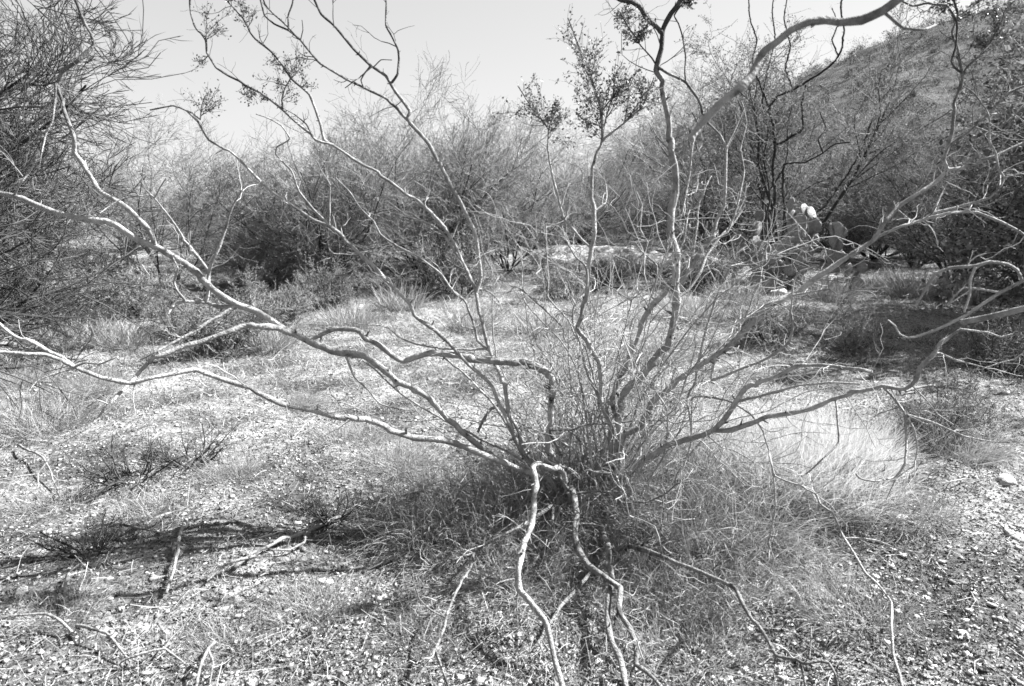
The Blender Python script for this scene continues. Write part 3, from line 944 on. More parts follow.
class Bush:
    def __init__(self, root_px, root_depth=None, root=None):
        self.root = np.array(root) if root is not None else ground_at(*root_px)
        self.depth0 = float((self.root - CAM) @ FWD)
        self.stems = []          # (pixel polyline with depth, radii, object)
        self.q = np.random.default_rng(5)

    def lift(self, pts, d0, d1, p0=None, ease=1.0):
        pts = np.asarray(pts, float)
        L = np.concatenate([[0], np.cumsum(np.hypot(*np.diff(pts, axis=0).T))])
        t = (L / L[-1]) ** ease
        d = d0 + (d1 - d0) * t
        jit = np.concatenate([[0], self.q.normal(0, .010, len(d) - 1)])
        d = d + jit
        P = np.array([at(p[0], p[1], dd) for p, dd in zip(pts, d)])
        return P, d

    def floor(self, P, Rd):
        z = gz(P[:, 0], P[:, 1]) + Rd * .6
        low = P[:, 2] < z
        for j in np.where(low)[0]:              # slide along the ray up to the ground
            v = P[j] - CAM
            s = (z[j] - CAM_H) / v[2]
            P[j] = CAM + v * s
        return P


def px_of(p):
    v = p - CAM; d = v @ FWD
    return np.array([W / 2 + F * (v @ RIGHT) / d, H / 2 - F * (v @ UP) / d])


bush = Bush((585, 514))
bush_e = empty('creosote_bush', bush.root)
tag(bush_e, 'large bare creosote bush with pale sprawling stems filling the foreground', 'bush')
RINV = -bush.root
FINE = {}       # all the hair-thin twigs of each stem
ALL = []        # every limb: dict(px, depth, P, obj)


def add_limb(owner, pts, w0, w1, d1, parent=None, start=None, name='stem', d0=None, ease=1.0, tw=None, rootpull=0.55, wm=None, mat=None, twl=(.05, .22)):
    """trace a limb: pixel polyline -> world curve whose depth runs from its start to d1"""
    b, e = owner
    q = b.q
    pts = [tuple(p) for p in pts]
    par = None
    if parent is not None:                      # grows out of another limb: take the nearest point of it
        best = min(((np.min(np.hypot(*(L['px'] - pts[0]).T)), n) for n, L in enumerate(ALL) if L['owner'] is e), key=lambda z: z[0])
        par = ALL[best[1]]
        j = int(np.argmin(np.hypot(*(par['px'] - pts[0]).T)))
        d0 = par['d'][j]; first = par['P'][j]
        pts[0] = tuple(par['px'][j])
        if d1 is None: d1 = d0 - .05
        P, d = b.lift(pts, d0, d0 + d1 if abs(d1) < 1.2 else d1, ease=ease)
        P[0] = first
    else:
        P, d = b.lift(pts, d0 if d0 else b.depth0 - .05, d1, ease=ease)
        if rootpull is not None:                # tie into the root crown
            j = b.root + np.array([(P[0][0] - b.root[0]) * .35, (P[0][1] - b.root[1]) * .35, .0])
            j[2] = b.root[2] - .02
            P = np.concatenate([[j], P]); d = np.concatenate([[b.depth0], d])
    C = catmull(np.concatenate([P, d[:, None]], 1))
    P, d = C[:, :3], C[:, 3]
    L = np.concatenate([[0], np.cumsum(np.linalg.norm(np.diff(P, axis=0), axis=1))]); t = L / L[-1]
    w = np.interp(t, [0, .5, 1], [w0, wm if wm else (w0 + w1) / 2, w1])
    Rd = w / 2 / F * d
    if parent is not None:
        Rd = np.minimum(Rd, par['R'][j] * .95)
    P = b.floor(P, Rd)
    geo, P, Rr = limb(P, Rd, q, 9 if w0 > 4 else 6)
    nt = int(L[-1] * 5) if tw is None else tw
    geo_t = twiglets(q, P, Rd, nt, L=twl)
    inv = np.array(e.location)
    geo = [(v - inv, f, tn) for v, f, tn in geo]
    if parent is None:
        o = link(name, make_mesh(name, geo, mat or M_bark), e)
        if geo_t:
            FINE.setdefault(o.name, (o, []))[1].extend([(v - inv, f, tn) for v, f, tn in geo_t])
    else:
        host = par['obj'] if par['lvl'] == 1 else par['obj'].parent
        o = link('branch', make_mesh('branch', geo, mat or M_bark), host)
        if geo_t:
            FINE.setdefault(host.name, (host, []))[1].extend([(v - inv, f, tn) for v, f, tn in geo_t])
    ALL.append(dict(px=np.array([px_of(p) for p in P]), d=d, P=P, R=Rd, obj=o, lvl=1 if parent is None else 2, owner=e))
    return o


B = (bush, bush_e)
S = lambda pts, w0, w1, d1, **k: add_limb(B, pts, w0, w1, d1, **k)
T_ = lambda pts, w0, w1, d1=-.08, **k: add_limb(B, pts, w0, w1, d1, parent=1, **k)

# --- left limbs
S([(540, 476), (512, 467), (499, 459), (482, 447), (464, 434), (446, 414), (429, 398), (399, 382), (376, 366), (364, 356), (339, 351), (314, 344), (295, 335), (271, 322), (256, 312), (236, 305), (213, 290), (196, 270), (175, 257), (158, 247), (135, 237), (108, 223), (78, 218), (50, 211), (28, 202), (15, 195), (0, 192), (-40, 184)], 5.5, 5, 2.55, wm=6.4, tw=10)
T_([(158, 246), (150, 231), (135, 217), (118, 202), (100, 190), (93, 181), (86, 172), (75, 153), (70, 130), (63, 110), (59, 85), (63, 72), (76, 63), (93, 46), (91, 35), (85, 25), (75, 0), (68, -30)], 5.5, 3, -.12, tw=8)
T_([(70, 128), (62, 124), (58, 120)], 2.5, 1, -.03, tw=0)
T_([(45, 152), (53, 138), (54, 120), (55, 100), (56, 80), (54, 60)][::-1] and [(61, 98), (56, 82), (55, 100), (53, 120), (45, 138), (42, 152)], 2.6, 1.4, -.08, tw=2)
T_([(15, 196), (20, 184), (30, 172), (36, 160)], 2.5, 1, -.1, tw=3)
T_([(301, 338), (278, 329), (256, 327), (241, 327), (221, 335), (201, 343), (176, 350), (155, 357), (140, 371), (130, 383), (110, 402), (100, 417), (88, 427), (60, 444), (38, 473), (20, 476)], 6.5, 1.5, -.45, tw=5)
T_([(108, 404), (98, 400), (86, 408)], 2, 1, -.05, tw=0)
T_([(37, 474), (38, 482), (37, 490)], 1.5, .8, -.03, tw=0)
T_([(238, 307), (225, 312), (210, 322), (193, 332), (170, 344), (155, 352), (140, 360)], 4, 2, -.2, tw=2)
T_([(240, 308), (220, 308), (205, 303), (185, 301), (175, 303), (168, 314)], 5, 2, -.12, tw=2)
T_([(185, 301), (178, 292), (174, 282), (178, 270), (172, 255)], 2.5, 1.2, -.08, tw=2)
T_([(205, 304), (208, 294), (209, 275), (212, 262), (218, 250), (225, 228), (228, 217), (235, 202), (243, 189)], 3.5, 1.6, -.1, tw=4)
T_([(209, 272), (198, 256), (185, 240), (170, 217), (155, 198), (146, 190), (141, 181)], 3, 1.4, -.15, tw=4)
T_([(156, 198), (160, 188), (166, 178)], 2, 1.2, -.03, tw=0)
T_([(152, 196), (125, 198), (110, 206), (100, 213)], 2, 1, -.08, tw=0)
S([(548, 480), (512, 467), (487, 456), (462, 445), (442, 438), (416, 437), (391, 429), (364, 419), (336, 416), (311, 409), (281, 403), (256, 391), (236, 384), (211, 375), (193, 369), (175, 373), (150, 378), (130, 383), (100, 377), (75, 367), (60, 360), (45, 353), (25, 353), (0, 352), (-35, 352)], 7, 3.5, 2.35, wm=5.5, tw=8)
T_([(76, 367), (62, 357), (50, 352), (35, 343), (15, 335), (0, 324), (-20, 312)], 4, 3, -.1, tw=2)
T_([(76, 368), (85, 363), (100, 364), (110, 360), (117, 357)], 2.2, 1.2, -.05, tw=2)
T_([(74, 368), (50, 375), (37, 381), (29, 391)], 2.2, 1, -.07, tw=0)
T_([(134, 384), (133, 400), (136, 418)], 1.5, .8, -.05, tw=0)
S([(560, 466), (550, 450), (547, 438), (550, 425), (553, 400), (553, 378), (540, 367), (524, 361), (512, 363), (482, 360), (457, 354), (426, 354), (404, 361), (391, 354), (379, 344), (356, 331), (334, 330), (311, 339), (298, 337)], 5, 4.5, 2.98, wm=8.5, tw=3)
T_([(343, 352), (354, 377), (366, 389), (381, 404), (396, 408), (411, 411)], 2.2, 1, -.12, tw=4)
S([(520, 450), (507, 425), (492, 402), (477, 387), (462, 372), (444, 356), (432, 345)], 3, 2, 3.1, tw=4)
S([(524, 462), (484, 440), (457, 427), (429, 412), (406, 397), (389, 384), (374, 369), (362, 360)], 3, 1.6, 3.0, tw=8)
S([(500, 460), (470, 436), (440, 428), (420, 415), (410, 402)], 2, 1, 3.1, tw=5)
S([(522, 440), (509, 414), (500, 404), (489, 409), (482, 422), (478, 432)], 4, 3, 3.2, tw=1)
# --- upright left stems
S([(522, 452), (512, 430), (507, 404), (504, 384), (494, 364), (487, 344), (482, 322), (477, 297), (469, 278), (457, 252), (444, 227), (431, 212), (414, 198), (396, 187), (376, 171), (356, 160), (334, 145), (316, 139), (311, 133), (296, 121), (284, 110), (269, 98), (256, 90), (236, 80), (218, 69), (208, 53), (206, 40), (193, 24), (190, 5), (190, -30)], 4.8, 1.8, 2.9, tw=18)
T_([(478, 294), (480, 280), (479, 265), (477, 242), (469, 220), (457, 195), (443, 172), (429, 143), (409, 122), (409, 113), (396, 93), (386, 76), (371, 65), (354, 49), (334, 26), (321, 15), (313, -4), (305, -30)], 4.8, 2, -.15, tw=10)
T_([(409, 121), (404, 117), (386, 99), (361, 86), (344, 78), (321, 64), (311, 53), (301, 40), (289, 30), (274, 23), (264, 15), (258, -10)], 3.2, 1.6, -.15, tw=6)
T_([(298, 38), (288, 28), (275, 16), (265, 5), (260, -15)], 2, 1.2, -.06, tw=3)
T_([(288, 29), (288, 15), (293, 0), (296, -15)], 1.8, 1.2, -.03, tw=2)
T_([(301, 41), (303, 30), (302, 20)], 1.2, .8, -.02, tw=0)
T_([(393, 82), (398, 74), (399, 60), (398, 50), (391, 35), (386, 25), (386, 0), (384, -25)], 2.8, 1.6, -.08, tw=4)
T_([(372, 66), (364, 74), (356, 80), (345, 88)], 1.8, 1, -.04, tw=3)
T_([(375, 67), (381, 60), (392, 60)], 1.3, .8, -.03, tw=0)
T_([(365, 88), (361, 80), (366, 72), (372, 67)], 1.6, 1, -.02, tw=1)
T_([(334, 145), (325, 139), (322, 125), (316, 108), (309, 93), (291, 78), (279, 60), (271, 51), (256, 39), (251, 33), (243, 18), (226, 0), (215, -15)], 2.6, 1.3, -.12, tw=8)
T_([(283, 110), (282, 100), (285, 88), (291, 78)], 2, 1.3, -.04, tw=3)
T_([(316, 138), (306, 124), (294, 114), (283, 108)], 2, 1.2, -.03, tw=3)
S([(522, 446), (505, 415), (492, 386), (469, 366), (448, 342), (436, 330), (416, 314), (404, 297), (386, 280), (374, 265), (356, 250), (331, 228), (311, 218), (273, 193), (256, 178), (231, 153), (208, 140), (198, 122), (186, 111), (173, 106), (150, 110)], 3, 1.4, 2.75, wm=4, tw=14)
T_([(331, 226), (314, 210), (299, 192), (292, 172), (276, 155), (277, 148), (289, 139), (281, 125), (268, 118), (256, 114)], 2.5, 1, -.15, tw=6)
T_([(329, 224), (330, 205), (330, 185), (322, 172), (316, 160)], 1.6, .9, -.1, tw=5)
T_([(187, 111), (193, 113), (200, 119), (201, 108), (205, 96)], 1.8, 1, -.05, tw=3)
T_([(490, 354), (478, 340), (473, 320), (467, 305), (454, 292), (442, 275), (431, 266), (416, 255), (396, 245), (381, 235), (374, 222), (359, 207), (349, 192), (336, 178)], 2.8, 1.2, .15, tw=10)
T_([(466, 270), (462, 262), (452, 247), (442, 232), (429, 223), (406, 215), (386, 200)], 2.6, 1.2, -.12, tw=6)
T_([(487, 348), (470, 350), (447, 349), (416, 344), (399, 337), (389, 329), (376, 325), (361, 324), (349, 322)], 2.4, 1, -.1, tw=7)
T_([(475, 330), (462, 326), (462, 318), (470, 312)], 1.6, 1, -.05, tw=2)
T_([(480, 290), (490, 292), (498, 300), (499, 303)], 1.8, 1, .06, tw=2)
T_([(499, 384), (494, 340), (492, 310), (494, 285), (500, 275)], 1.6, .9, .1, tw=4)
# --- centre stems
S([(610, 470), (611, 440), (608, 418), (600, 399), (601, 382), (598, 362), (588, 344), (578, 328), (582, 315), (587, 295), (588, 272), (590, 250), (593, 235), (596, 212), (592, 197), (593, 170), (602, 140), (601, 112), (595, 90), (587, 66), (577, 42), (568, 18)], 4.6, 1.2, 3.05, wm=4.2, tw=8)
T_([(600, 399), (592, 384), (585, 364), (581, 344), (574, 326), (572, 310), (578, 300), (587, 292)], 3.6, 2, .06, tw=3)
T_([(602, 142), (605, 138), (625, 123), (642, 108), (648, 92), (654, 78)], 2.4, 1, -.05, tw=5)
T_([(602, 135), (606, 118), (612, 98), (616, 74)], 1.8, .9, .04, tw=6)
T_([(600, 112), (610, 100), (628, 88), (637, 70)], 1.6, .8, .03, tw=4)
T_([(597, 211), (606, 202), (606, 187), (602, 172)], 2.2, 1, .08, tw=4)
T_([(590, 248), (577, 235), (565, 220), (557, 195), (552, 172), (548, 150), (548, 130), (540, 118), (527, 100), (518, 86)], 2.8, 1.2, .15, tw=5)
T_([(548, 132), (552, 118), (560, 106)], 1.6, .8, .03, tw=4)
T_([(586, 268), (575, 256), (566, 240), (562, 226)], 1.8, 1, .1, tw=4)
S([(606, 440), (598, 395), (586, 350), (578, 340), (567, 320), (557, 307), (547, 296), (549, 275), (546, 250), (546, 225)], 3, 1.2, 3.35, tw=8)
T_([(576, 338), (566, 342), (562, 327), (545, 310), (530, 297), (522, 288), (522, 268), (521, 247)], 2.6, 1.1, .1, tw=8)
T_([(528, 296), (515, 286), (510, 292)], 1.4, .8, .04, tw=2)
S([(596, 450), (585, 400), (575, 365), (560, 340), (540, 320), (527, 305), (520, 290)], 2.6, 1.2, 3.3, tw=9)
S([(622, 440), (612, 404), (616, 382), (625, 367), (635, 344), (645, 318), (657, 300), (670, 289), (682, 281), (692, 268), (697, 257), (705, 245), (712, 237), (717, 220), (725, 205), (725, 187), (725, 172), (726, 148), (736, 130), (743, 113), (738, 100)], 4.5, 1.6, 3.0, wm=5, tw=14)
T_([(705, 245), (727, 232), (735, 215), (740, 197), (745, 172), (741, 150), (747, 123), (742, 102)], 2.8, 1.2, .12, tw=10)
T_([(690, 270), (694, 245), (697, 222), (700, 202), (705, 188), (711, 176)], 3, 2, .08, tw=6)
T_([(656, 301), (650, 294), (656, 280), (656, 265), (642, 252), (635, 242)], 2.6, 1.4, .1, tw=5)
T_([(656, 268), (645, 258), (648, 242), (640, 228), (642, 205), (636, 188), (650, 176)], 1.5, .9, .08, tw=5)
# --- the thick upright stem
S([(620, 470), (620, 440), (619, 417), (623, 397), (630, 382), (652, 362), (667, 343), (674, 315), (676, 297), (675, 280), (676, 257), (671, 237), (671, 217), (674, 192), (674, 170), (670, 155), (669, 125), (665, 105), (662, 85), (657, 69), (662, 50), (663, 32), (670, 15), (680, 0), (692, -25)], 6.5, 5, 2.75, wm=7.5, tw=15, twl=(.08, .30))
T_([(662, 33), (656, 26), (647, 17), (640, 9), (632, 2), (620, -1), (600, -12)], 5, 4.5, -.06, tw=3)
T_([(661, 66), (667, 73), (676, 77), (685, 82), (696, 98), (705, 118), (707, 123), (720, 135), (726, 147)], 2.8, 2, -.08, tw=3)
T_([(686, 82), (685, 72), (686, 58), (682, 38), (678, 24), (674, 16), (682, 5), (690, -10)], 2, 1.2, -.05, tw=3)
T_([(657, 66), (652, 58), (642, 46), (630, 30), (620, 12)], 1.8, 1, -.03, tw=10, twl=(.08, .30))
T_([(672, 222), (682, 215), (686, 195), (689, 172), (692, 145), (698, 125), (692, 112)], 2.8, 1.4, .1, tw=10, twl=(.08, .30))
T_([(676, 258), (683, 240), (685, 225), (692, 205), (697, 185)], 2, 1, .06, tw=5)
T_([(676, 300), (688, 290), (700, 272), (707, 255), (722, 235), (735, 222), (745, 205)], 3, 1.4, .18, tw=19, twl=(.08, .30))
T_([(675, 318), (679, 330), (690, 322), (705, 302), (725, 282)], 2.4, 1.2, .1, tw=10, twl=(.08, .30))
T_([(704, 118), (712, 108), (728, 95), (733, 75), (740, 60)], 1.6, 1, .06, tw=5)
T_([(670, 152), (660, 140), (648, 122)], 1.6, .9, .05, tw=2)
T_([(727, 147), (735, 130), (743, 112), (752, 86)], 1.8, 1, .05, tw=3)
# --- right limbs
S([(614, 452), (622, 436), (633, 432), (642, 428), (649, 414), (655, 399), (672, 384), (697, 367), (730, 345), (750, 325), (768, 307), (800, 290), (820, 275), (850, 255), (872, 241), (885, 222), (900, 207), (918, 195), (935, 183), (948, 171), (963, 167), (994, 157), (1009, 149), (1026, 142), (1055, 128)], 6.5, 3, 2.85, wm=5.5, tw=49, twl=(.08, .30))
T_([(948, 171), (944, 160), (948, 145), (952, 123), (953, 106), (959, 92), (963, 80), (962, 70), (958, 48), (953, 32), (958, 15), (952, -5)], 3.6, 1.5, -.1, tw=13, twl=(.08, .30))
T_([(963, 78), (966, 68), (986, 48), (994, 36), (1001, 22), (1006, 8)], 2.2, 1.2, .05, tw=5)
T_([(963, 75), (955, 68), (951, 61), (956, 45), (957, 22), (947, 5), (928, 4), (913, 6), (900, 0)], 2.6, 2.4, -.1, tw=4)
T_([(948, 146), (968, 132), (990, 113), (1009, 93), (1028, 84), (1050, 70)], 3, 2, -.06, tw=15, twl=(.08, .30))
T_([(963, 166), (976, 156), (986, 143), (1006, 123), (1026, 103), (1050, 85)], 2.6, 1.8, .05, tw=15, twl=(.08, .30))
T_([(876, 240), (901, 226), (916, 222), (933, 217), (958, 212), (979, 213), (1001, 221), (1019, 231), (1030, 240)], 3, 2, -.1, tw=15, twl=(.08, .30))
T_([(918, 222), (927, 217), (938, 211), (960, 206), (989, 198), (1001, 185), (1004, 177), (999, 170), (996, 153), (989, 140), (990, 118), (986, 108), (974, 93), (963, 86)], 3, 1.4, -.12, tw=10, twl=(.08, .30))
T_([(933, 214), (939, 200), (945, 187), (951, 178)], 2, 1.2, .03, tw=3)
T_([(1003, 178), (1014, 175), (1024, 172)], 1.6, 1, -.02, tw=1)
T_([(850, 256), (830, 250), (812, 246), (790, 252), (775, 262)], 1.8, .9, .2, tw=10, twl=(.08, .30))
T_([(730, 345), (745, 318), (752, 300), (760, 282), (762, 258), (770, 240)], 2.2, 1.1, .2, tw=15, twl=(.08, .30))
T_([(697, 367), (705, 337), (715, 302), (725, 280), (730, 266), (747, 261), (762, 247), (772, 235)], 3, 1.4, .15, tw=16, twl=(.08, .30))
T_([(696, 368), (696, 382), (687, 397), (691, 427), (691, 444), (683, 468), (676, 480)], 2.6, 1.4, -.05, tw=4)
T_([(716, 354), (712, 380), (738, 370), (768, 358), (788, 344), (791, 335), (792, 312), (792, 295), (794, 280), (801, 271), (818, 266)], 3.8, 1.6, -.25, tw=5)
T_([(792, 296), (805, 293), (828, 290), (838, 296), (848, 291), (861, 289), (887, 287)], 2.2, 1.2, -.08, tw=4)
S([(620, 478), (640, 464), (652, 456), (667, 444), (687, 438), (712, 430), (722, 420), (728, 412), (735, 402), (745, 389), (768, 379), (796, 366), (821, 365), (843, 368), (859, 369), (872, 372)], 7, 3.5, 2.35, wm=6.2, tw=13, twl=(.08, .30))
T_([(712, 431), (732, 430), (753, 423), (768, 416), (790, 413), (811, 408), (831, 399), (853, 392), (873, 388), (882, 385), (903, 389), (912, 385), (918, 379), (921, 369), (933, 356), (940, 344), (948, 338)], 5, 4, -.5, tw=5)
T_([(948, 340), (961, 329), (986, 332), (1001, 337), (1012, 334)], 2.6, 1.2, -.06, tw=1)
T_([(933, 354), (940, 353), (958, 360), (986, 368), (1001, 377)], 2, 1, -.06, tw=4)
T_([(985, 367), (1000, 363), (1016, 359), (1026, 350)], 2, 1.4, -.02, tw=1)
T_([(882, 385), (893, 397), (905, 414), (907, 444), (906, 464), (896, 477), (876, 481), (861, 479), (856, 474)], 3, 1.8, -.1, tw=2)
T_([(901, 409), (913, 429), (917, 449), (914, 466), (906, 470), (896, 480), (886, 500)], 2.4, 1.2, -.04, tw=1)
T_([(894, 410), (878, 414), (868, 422)], 2, 1, .03, tw=1)
T_([(912, 388), (928, 402), (938, 414), (954, 425)], 1.8, .9, -.05, tw=1)
T_([(912, 410), (938, 425), (966, 437), (994, 442), (1010, 442)], 2.2, 1.3, -.15, tw=3)
T_([(836, 397), (838, 415), (839, 442), (823, 458), (806, 474), (791, 476), (775, 474)], 2, 1, -.1, tw=2)
T_([(735, 402), (750, 398), (775, 392), (800, 385), (830, 382), (860, 384)], 3, 1.6, -.2, tw=5)
T_([(690, 436), (692, 398), (700, 396), (712, 397), (732, 402), (750, 414), (763, 432), (768, 447), (772, 464), (775, 475), (796, 484), (816, 494), (821, 504), (834, 514), (843, 535), (856, 557), (866, 573), (878, 584), (891, 602), (891, 627), (892, 654), (902, 688), (906, 705)], 3.8, 3, -1.15, wm=3.4, tw=10, twl=(.08, .30))
T_([(844, 537), (860, 538), (876, 540), (898, 548), (923, 553), (932, 544), (953, 538)], 2.6, 1.2, -.1, tw=4)
T_([(773, 470), (775, 495), (775, 514), (769, 542), (774, 559), (769, 573), (762, 578)], 2, 1, -.05, tw=1)
T_([(706, 434), (722, 448), (732, 450), (747, 458), (767, 471)], 1.8, 1, -.12, tw=3)
T_([(722, 449), (712, 455), (708, 466), (704, 478)], 1.5, .9, -.05, tw=1)
# --- low stems drooping towards the camera
S([(562, 474), (550, 467), (540, 463), (532, 467), (536, 484), (536, 504), (534, 514), (527, 541), (519, 569), (518, 589), (529, 602), (544, 622), (549, 639), (552, 659), (561, 686), (568, 712)], 5, 6, 1.9, wm=5.5, d0=2.9, ease=.65, tw=4)
T_([(519, 585), (517, 600), (518, 634), (524, 650)], 1.6, .8, -.03, tw=2)
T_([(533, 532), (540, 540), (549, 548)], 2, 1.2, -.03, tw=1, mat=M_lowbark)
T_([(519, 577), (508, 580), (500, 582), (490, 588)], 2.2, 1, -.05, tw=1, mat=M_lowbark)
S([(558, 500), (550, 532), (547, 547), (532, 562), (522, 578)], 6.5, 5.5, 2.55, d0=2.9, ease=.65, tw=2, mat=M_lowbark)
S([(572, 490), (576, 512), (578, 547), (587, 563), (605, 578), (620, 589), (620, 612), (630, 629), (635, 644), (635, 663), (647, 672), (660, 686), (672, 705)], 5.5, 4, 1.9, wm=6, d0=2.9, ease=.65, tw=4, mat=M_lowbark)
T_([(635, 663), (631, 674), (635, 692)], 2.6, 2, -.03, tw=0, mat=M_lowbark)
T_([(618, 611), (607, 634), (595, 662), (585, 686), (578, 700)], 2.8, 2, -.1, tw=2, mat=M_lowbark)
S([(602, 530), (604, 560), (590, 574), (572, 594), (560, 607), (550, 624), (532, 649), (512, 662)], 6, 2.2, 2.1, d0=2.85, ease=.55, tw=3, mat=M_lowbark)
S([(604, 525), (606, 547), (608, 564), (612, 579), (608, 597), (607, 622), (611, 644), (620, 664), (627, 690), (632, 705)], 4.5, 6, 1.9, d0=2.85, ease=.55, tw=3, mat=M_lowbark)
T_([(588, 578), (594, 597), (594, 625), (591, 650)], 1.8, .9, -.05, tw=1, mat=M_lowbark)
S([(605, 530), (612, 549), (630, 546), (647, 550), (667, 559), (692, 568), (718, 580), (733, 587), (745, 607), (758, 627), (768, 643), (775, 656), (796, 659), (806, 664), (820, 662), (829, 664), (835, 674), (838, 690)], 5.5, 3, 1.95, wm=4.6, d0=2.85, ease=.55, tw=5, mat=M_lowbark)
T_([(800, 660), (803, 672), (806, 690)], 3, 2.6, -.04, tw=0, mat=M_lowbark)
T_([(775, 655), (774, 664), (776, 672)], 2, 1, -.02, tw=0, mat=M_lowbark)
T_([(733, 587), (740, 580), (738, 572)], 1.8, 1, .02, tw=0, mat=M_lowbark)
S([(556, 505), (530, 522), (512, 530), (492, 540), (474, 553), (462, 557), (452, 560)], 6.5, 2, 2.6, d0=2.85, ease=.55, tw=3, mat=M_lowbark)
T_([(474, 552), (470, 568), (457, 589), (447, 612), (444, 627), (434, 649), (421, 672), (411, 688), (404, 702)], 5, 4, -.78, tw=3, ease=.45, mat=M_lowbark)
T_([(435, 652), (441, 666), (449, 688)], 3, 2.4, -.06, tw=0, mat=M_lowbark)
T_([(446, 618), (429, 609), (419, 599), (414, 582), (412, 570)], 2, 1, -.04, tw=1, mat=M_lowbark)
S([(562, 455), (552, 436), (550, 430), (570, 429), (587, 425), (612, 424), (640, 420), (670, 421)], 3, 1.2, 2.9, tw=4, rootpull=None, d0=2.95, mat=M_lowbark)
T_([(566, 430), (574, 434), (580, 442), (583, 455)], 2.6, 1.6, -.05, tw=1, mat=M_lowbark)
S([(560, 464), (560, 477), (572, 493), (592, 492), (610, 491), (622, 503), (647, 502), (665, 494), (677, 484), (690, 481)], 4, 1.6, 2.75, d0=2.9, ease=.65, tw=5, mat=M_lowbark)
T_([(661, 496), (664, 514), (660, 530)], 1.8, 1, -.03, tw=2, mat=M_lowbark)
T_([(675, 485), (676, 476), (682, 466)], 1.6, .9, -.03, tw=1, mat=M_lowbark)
# thin crooked stems crowding the middle and the right
q = np.random.default_rng(77)
inv_b = np.array(bush_e.location)
for i in range(66):
    az = R(q.uniform(35, 120) if i % 4 else q.uniform(-80, 20))       # 0 = right, 90 = away
    el = R(q.uniform(28, 72))
    if i >= 46:
        az, el = R(q.uniform(5, 65)), R(q.uniform(16, 46))
    d0 = np.array([math.cos(az) * math.cos(el), math.sin(az) * math.cos(el), math.sin(el)])
    p0 = bush.root + np.array([q.normal(0, .07), q.normal(0, .06), .0])
    n_ = 9
    P, _ = grow(q, p0[None], d0[None], np.array([q.uniform(.7, 1.75)]), np.ones(1), n_, .25, .22)
    C = catmull(P[0]); r0 = q.uniform(.0035, .0065)
    Rd = np.linspace(r0, .0016, len(C))
    C = bush.floor(C, Rd) if False else C
    geo, Pc, Rc = limb(C, Rd, q, 6, stubs=False)
    o = link('stem', make_mesh('stem', [(v - inv_b, f, t) for v, f, t in geo], M_bark), bush_e)
    s_ = spawn(q, P, np.full((1, n_), r0), 5, .75, .42, .5, .25)
    Pb, Rb = grow(q, s_[0], s_[1], s_[2], np.minimum(s_[3], .0028), 8, .15, .28, .5)
    geo = [tubes(Pb, Rb, 5, q.uniform(.3, .9, 5))]
    s2 = spawn(q, Pb, Rb, 5, .75, .45, .6, .2)
    Pc2, Rc2 = grow(q, *s2, 6, .1, .3, .5)
    geo.append(tubes(Pc2, np.maximum(Rc2, .0009), 4, q.uniform(.2, 1, len(Pc2))))
    geo += twiglets(q, Pc, Rc, 8, L=(.06, .22))
    FINE.setdefault(o.name, (o, []))[1].extend([(v - inv_b, f, t) for v, f, t in geo])
# dead twigs tangled round the foot
n = 520
a = q.uniform(0, 6.28, n); r = .48 * np.sqrt(q.uniform(0, 1, n))
p0 = np.stack([bush.root[0] - .08 + r * np.cos(a) * 1.25, bush.root[1] - .02 + r * np.sin(a), np.zeros(n)], -1); p0[:, 2] = gz(p0[:, 0], p0[:, 1])
A, RA = grow(q, p0, np.stack([np.cos(a) * .6, np.sin(a) * .6, np.ones(n)], -1) + q.normal(0, .6, (n, 3)), q.uniform(.12, .42, n), q.uniform(.0009, .002, n), 9, -.55, .33, .5)
A[..., 2] = np.maximum(A[..., 2], gz(A[..., 0], A[..., 1]) + .004)
o = link('dead_twigs', make_mesh('dead_twigs', [tubes(A - inv_b, RA, 4, q.uniform(0, 1, n))], M_twig), bush_e)
o['kind'] = 'stuff'
# stump where the stems meet
q = np.random.default_rng(31)
a = np.linspace(0, 2 * np.pi, 14, endpoint=False)
rows = []
for z_, r_ in [(-.05, .17), (.0, .15), (.04, .12), (.075, .10), (.09, .05), (.093, .0)]:
    rows.append(np.stack([np.cos(a) * r_ * (1 + .25 * np.sin(3 * a + 1)), np.sin(a) * r_ * (1 + .2 * np.cos(4 * a)), np.full(14, z_)], -1))
Vv = np.concatenate(rows) + q.normal(0, .006, (84, 3))
idx = np.arange(84).reshape(6, 14); nx = np.roll(idx, -1, 1)
link('root_crown', make_mesh('root_crown', [(Vv, np.stack([idx[:-1], nx[:-1], nx[1:], idx[1:]], -1).reshape(-1, 4), None)], M_bark), bush_e)


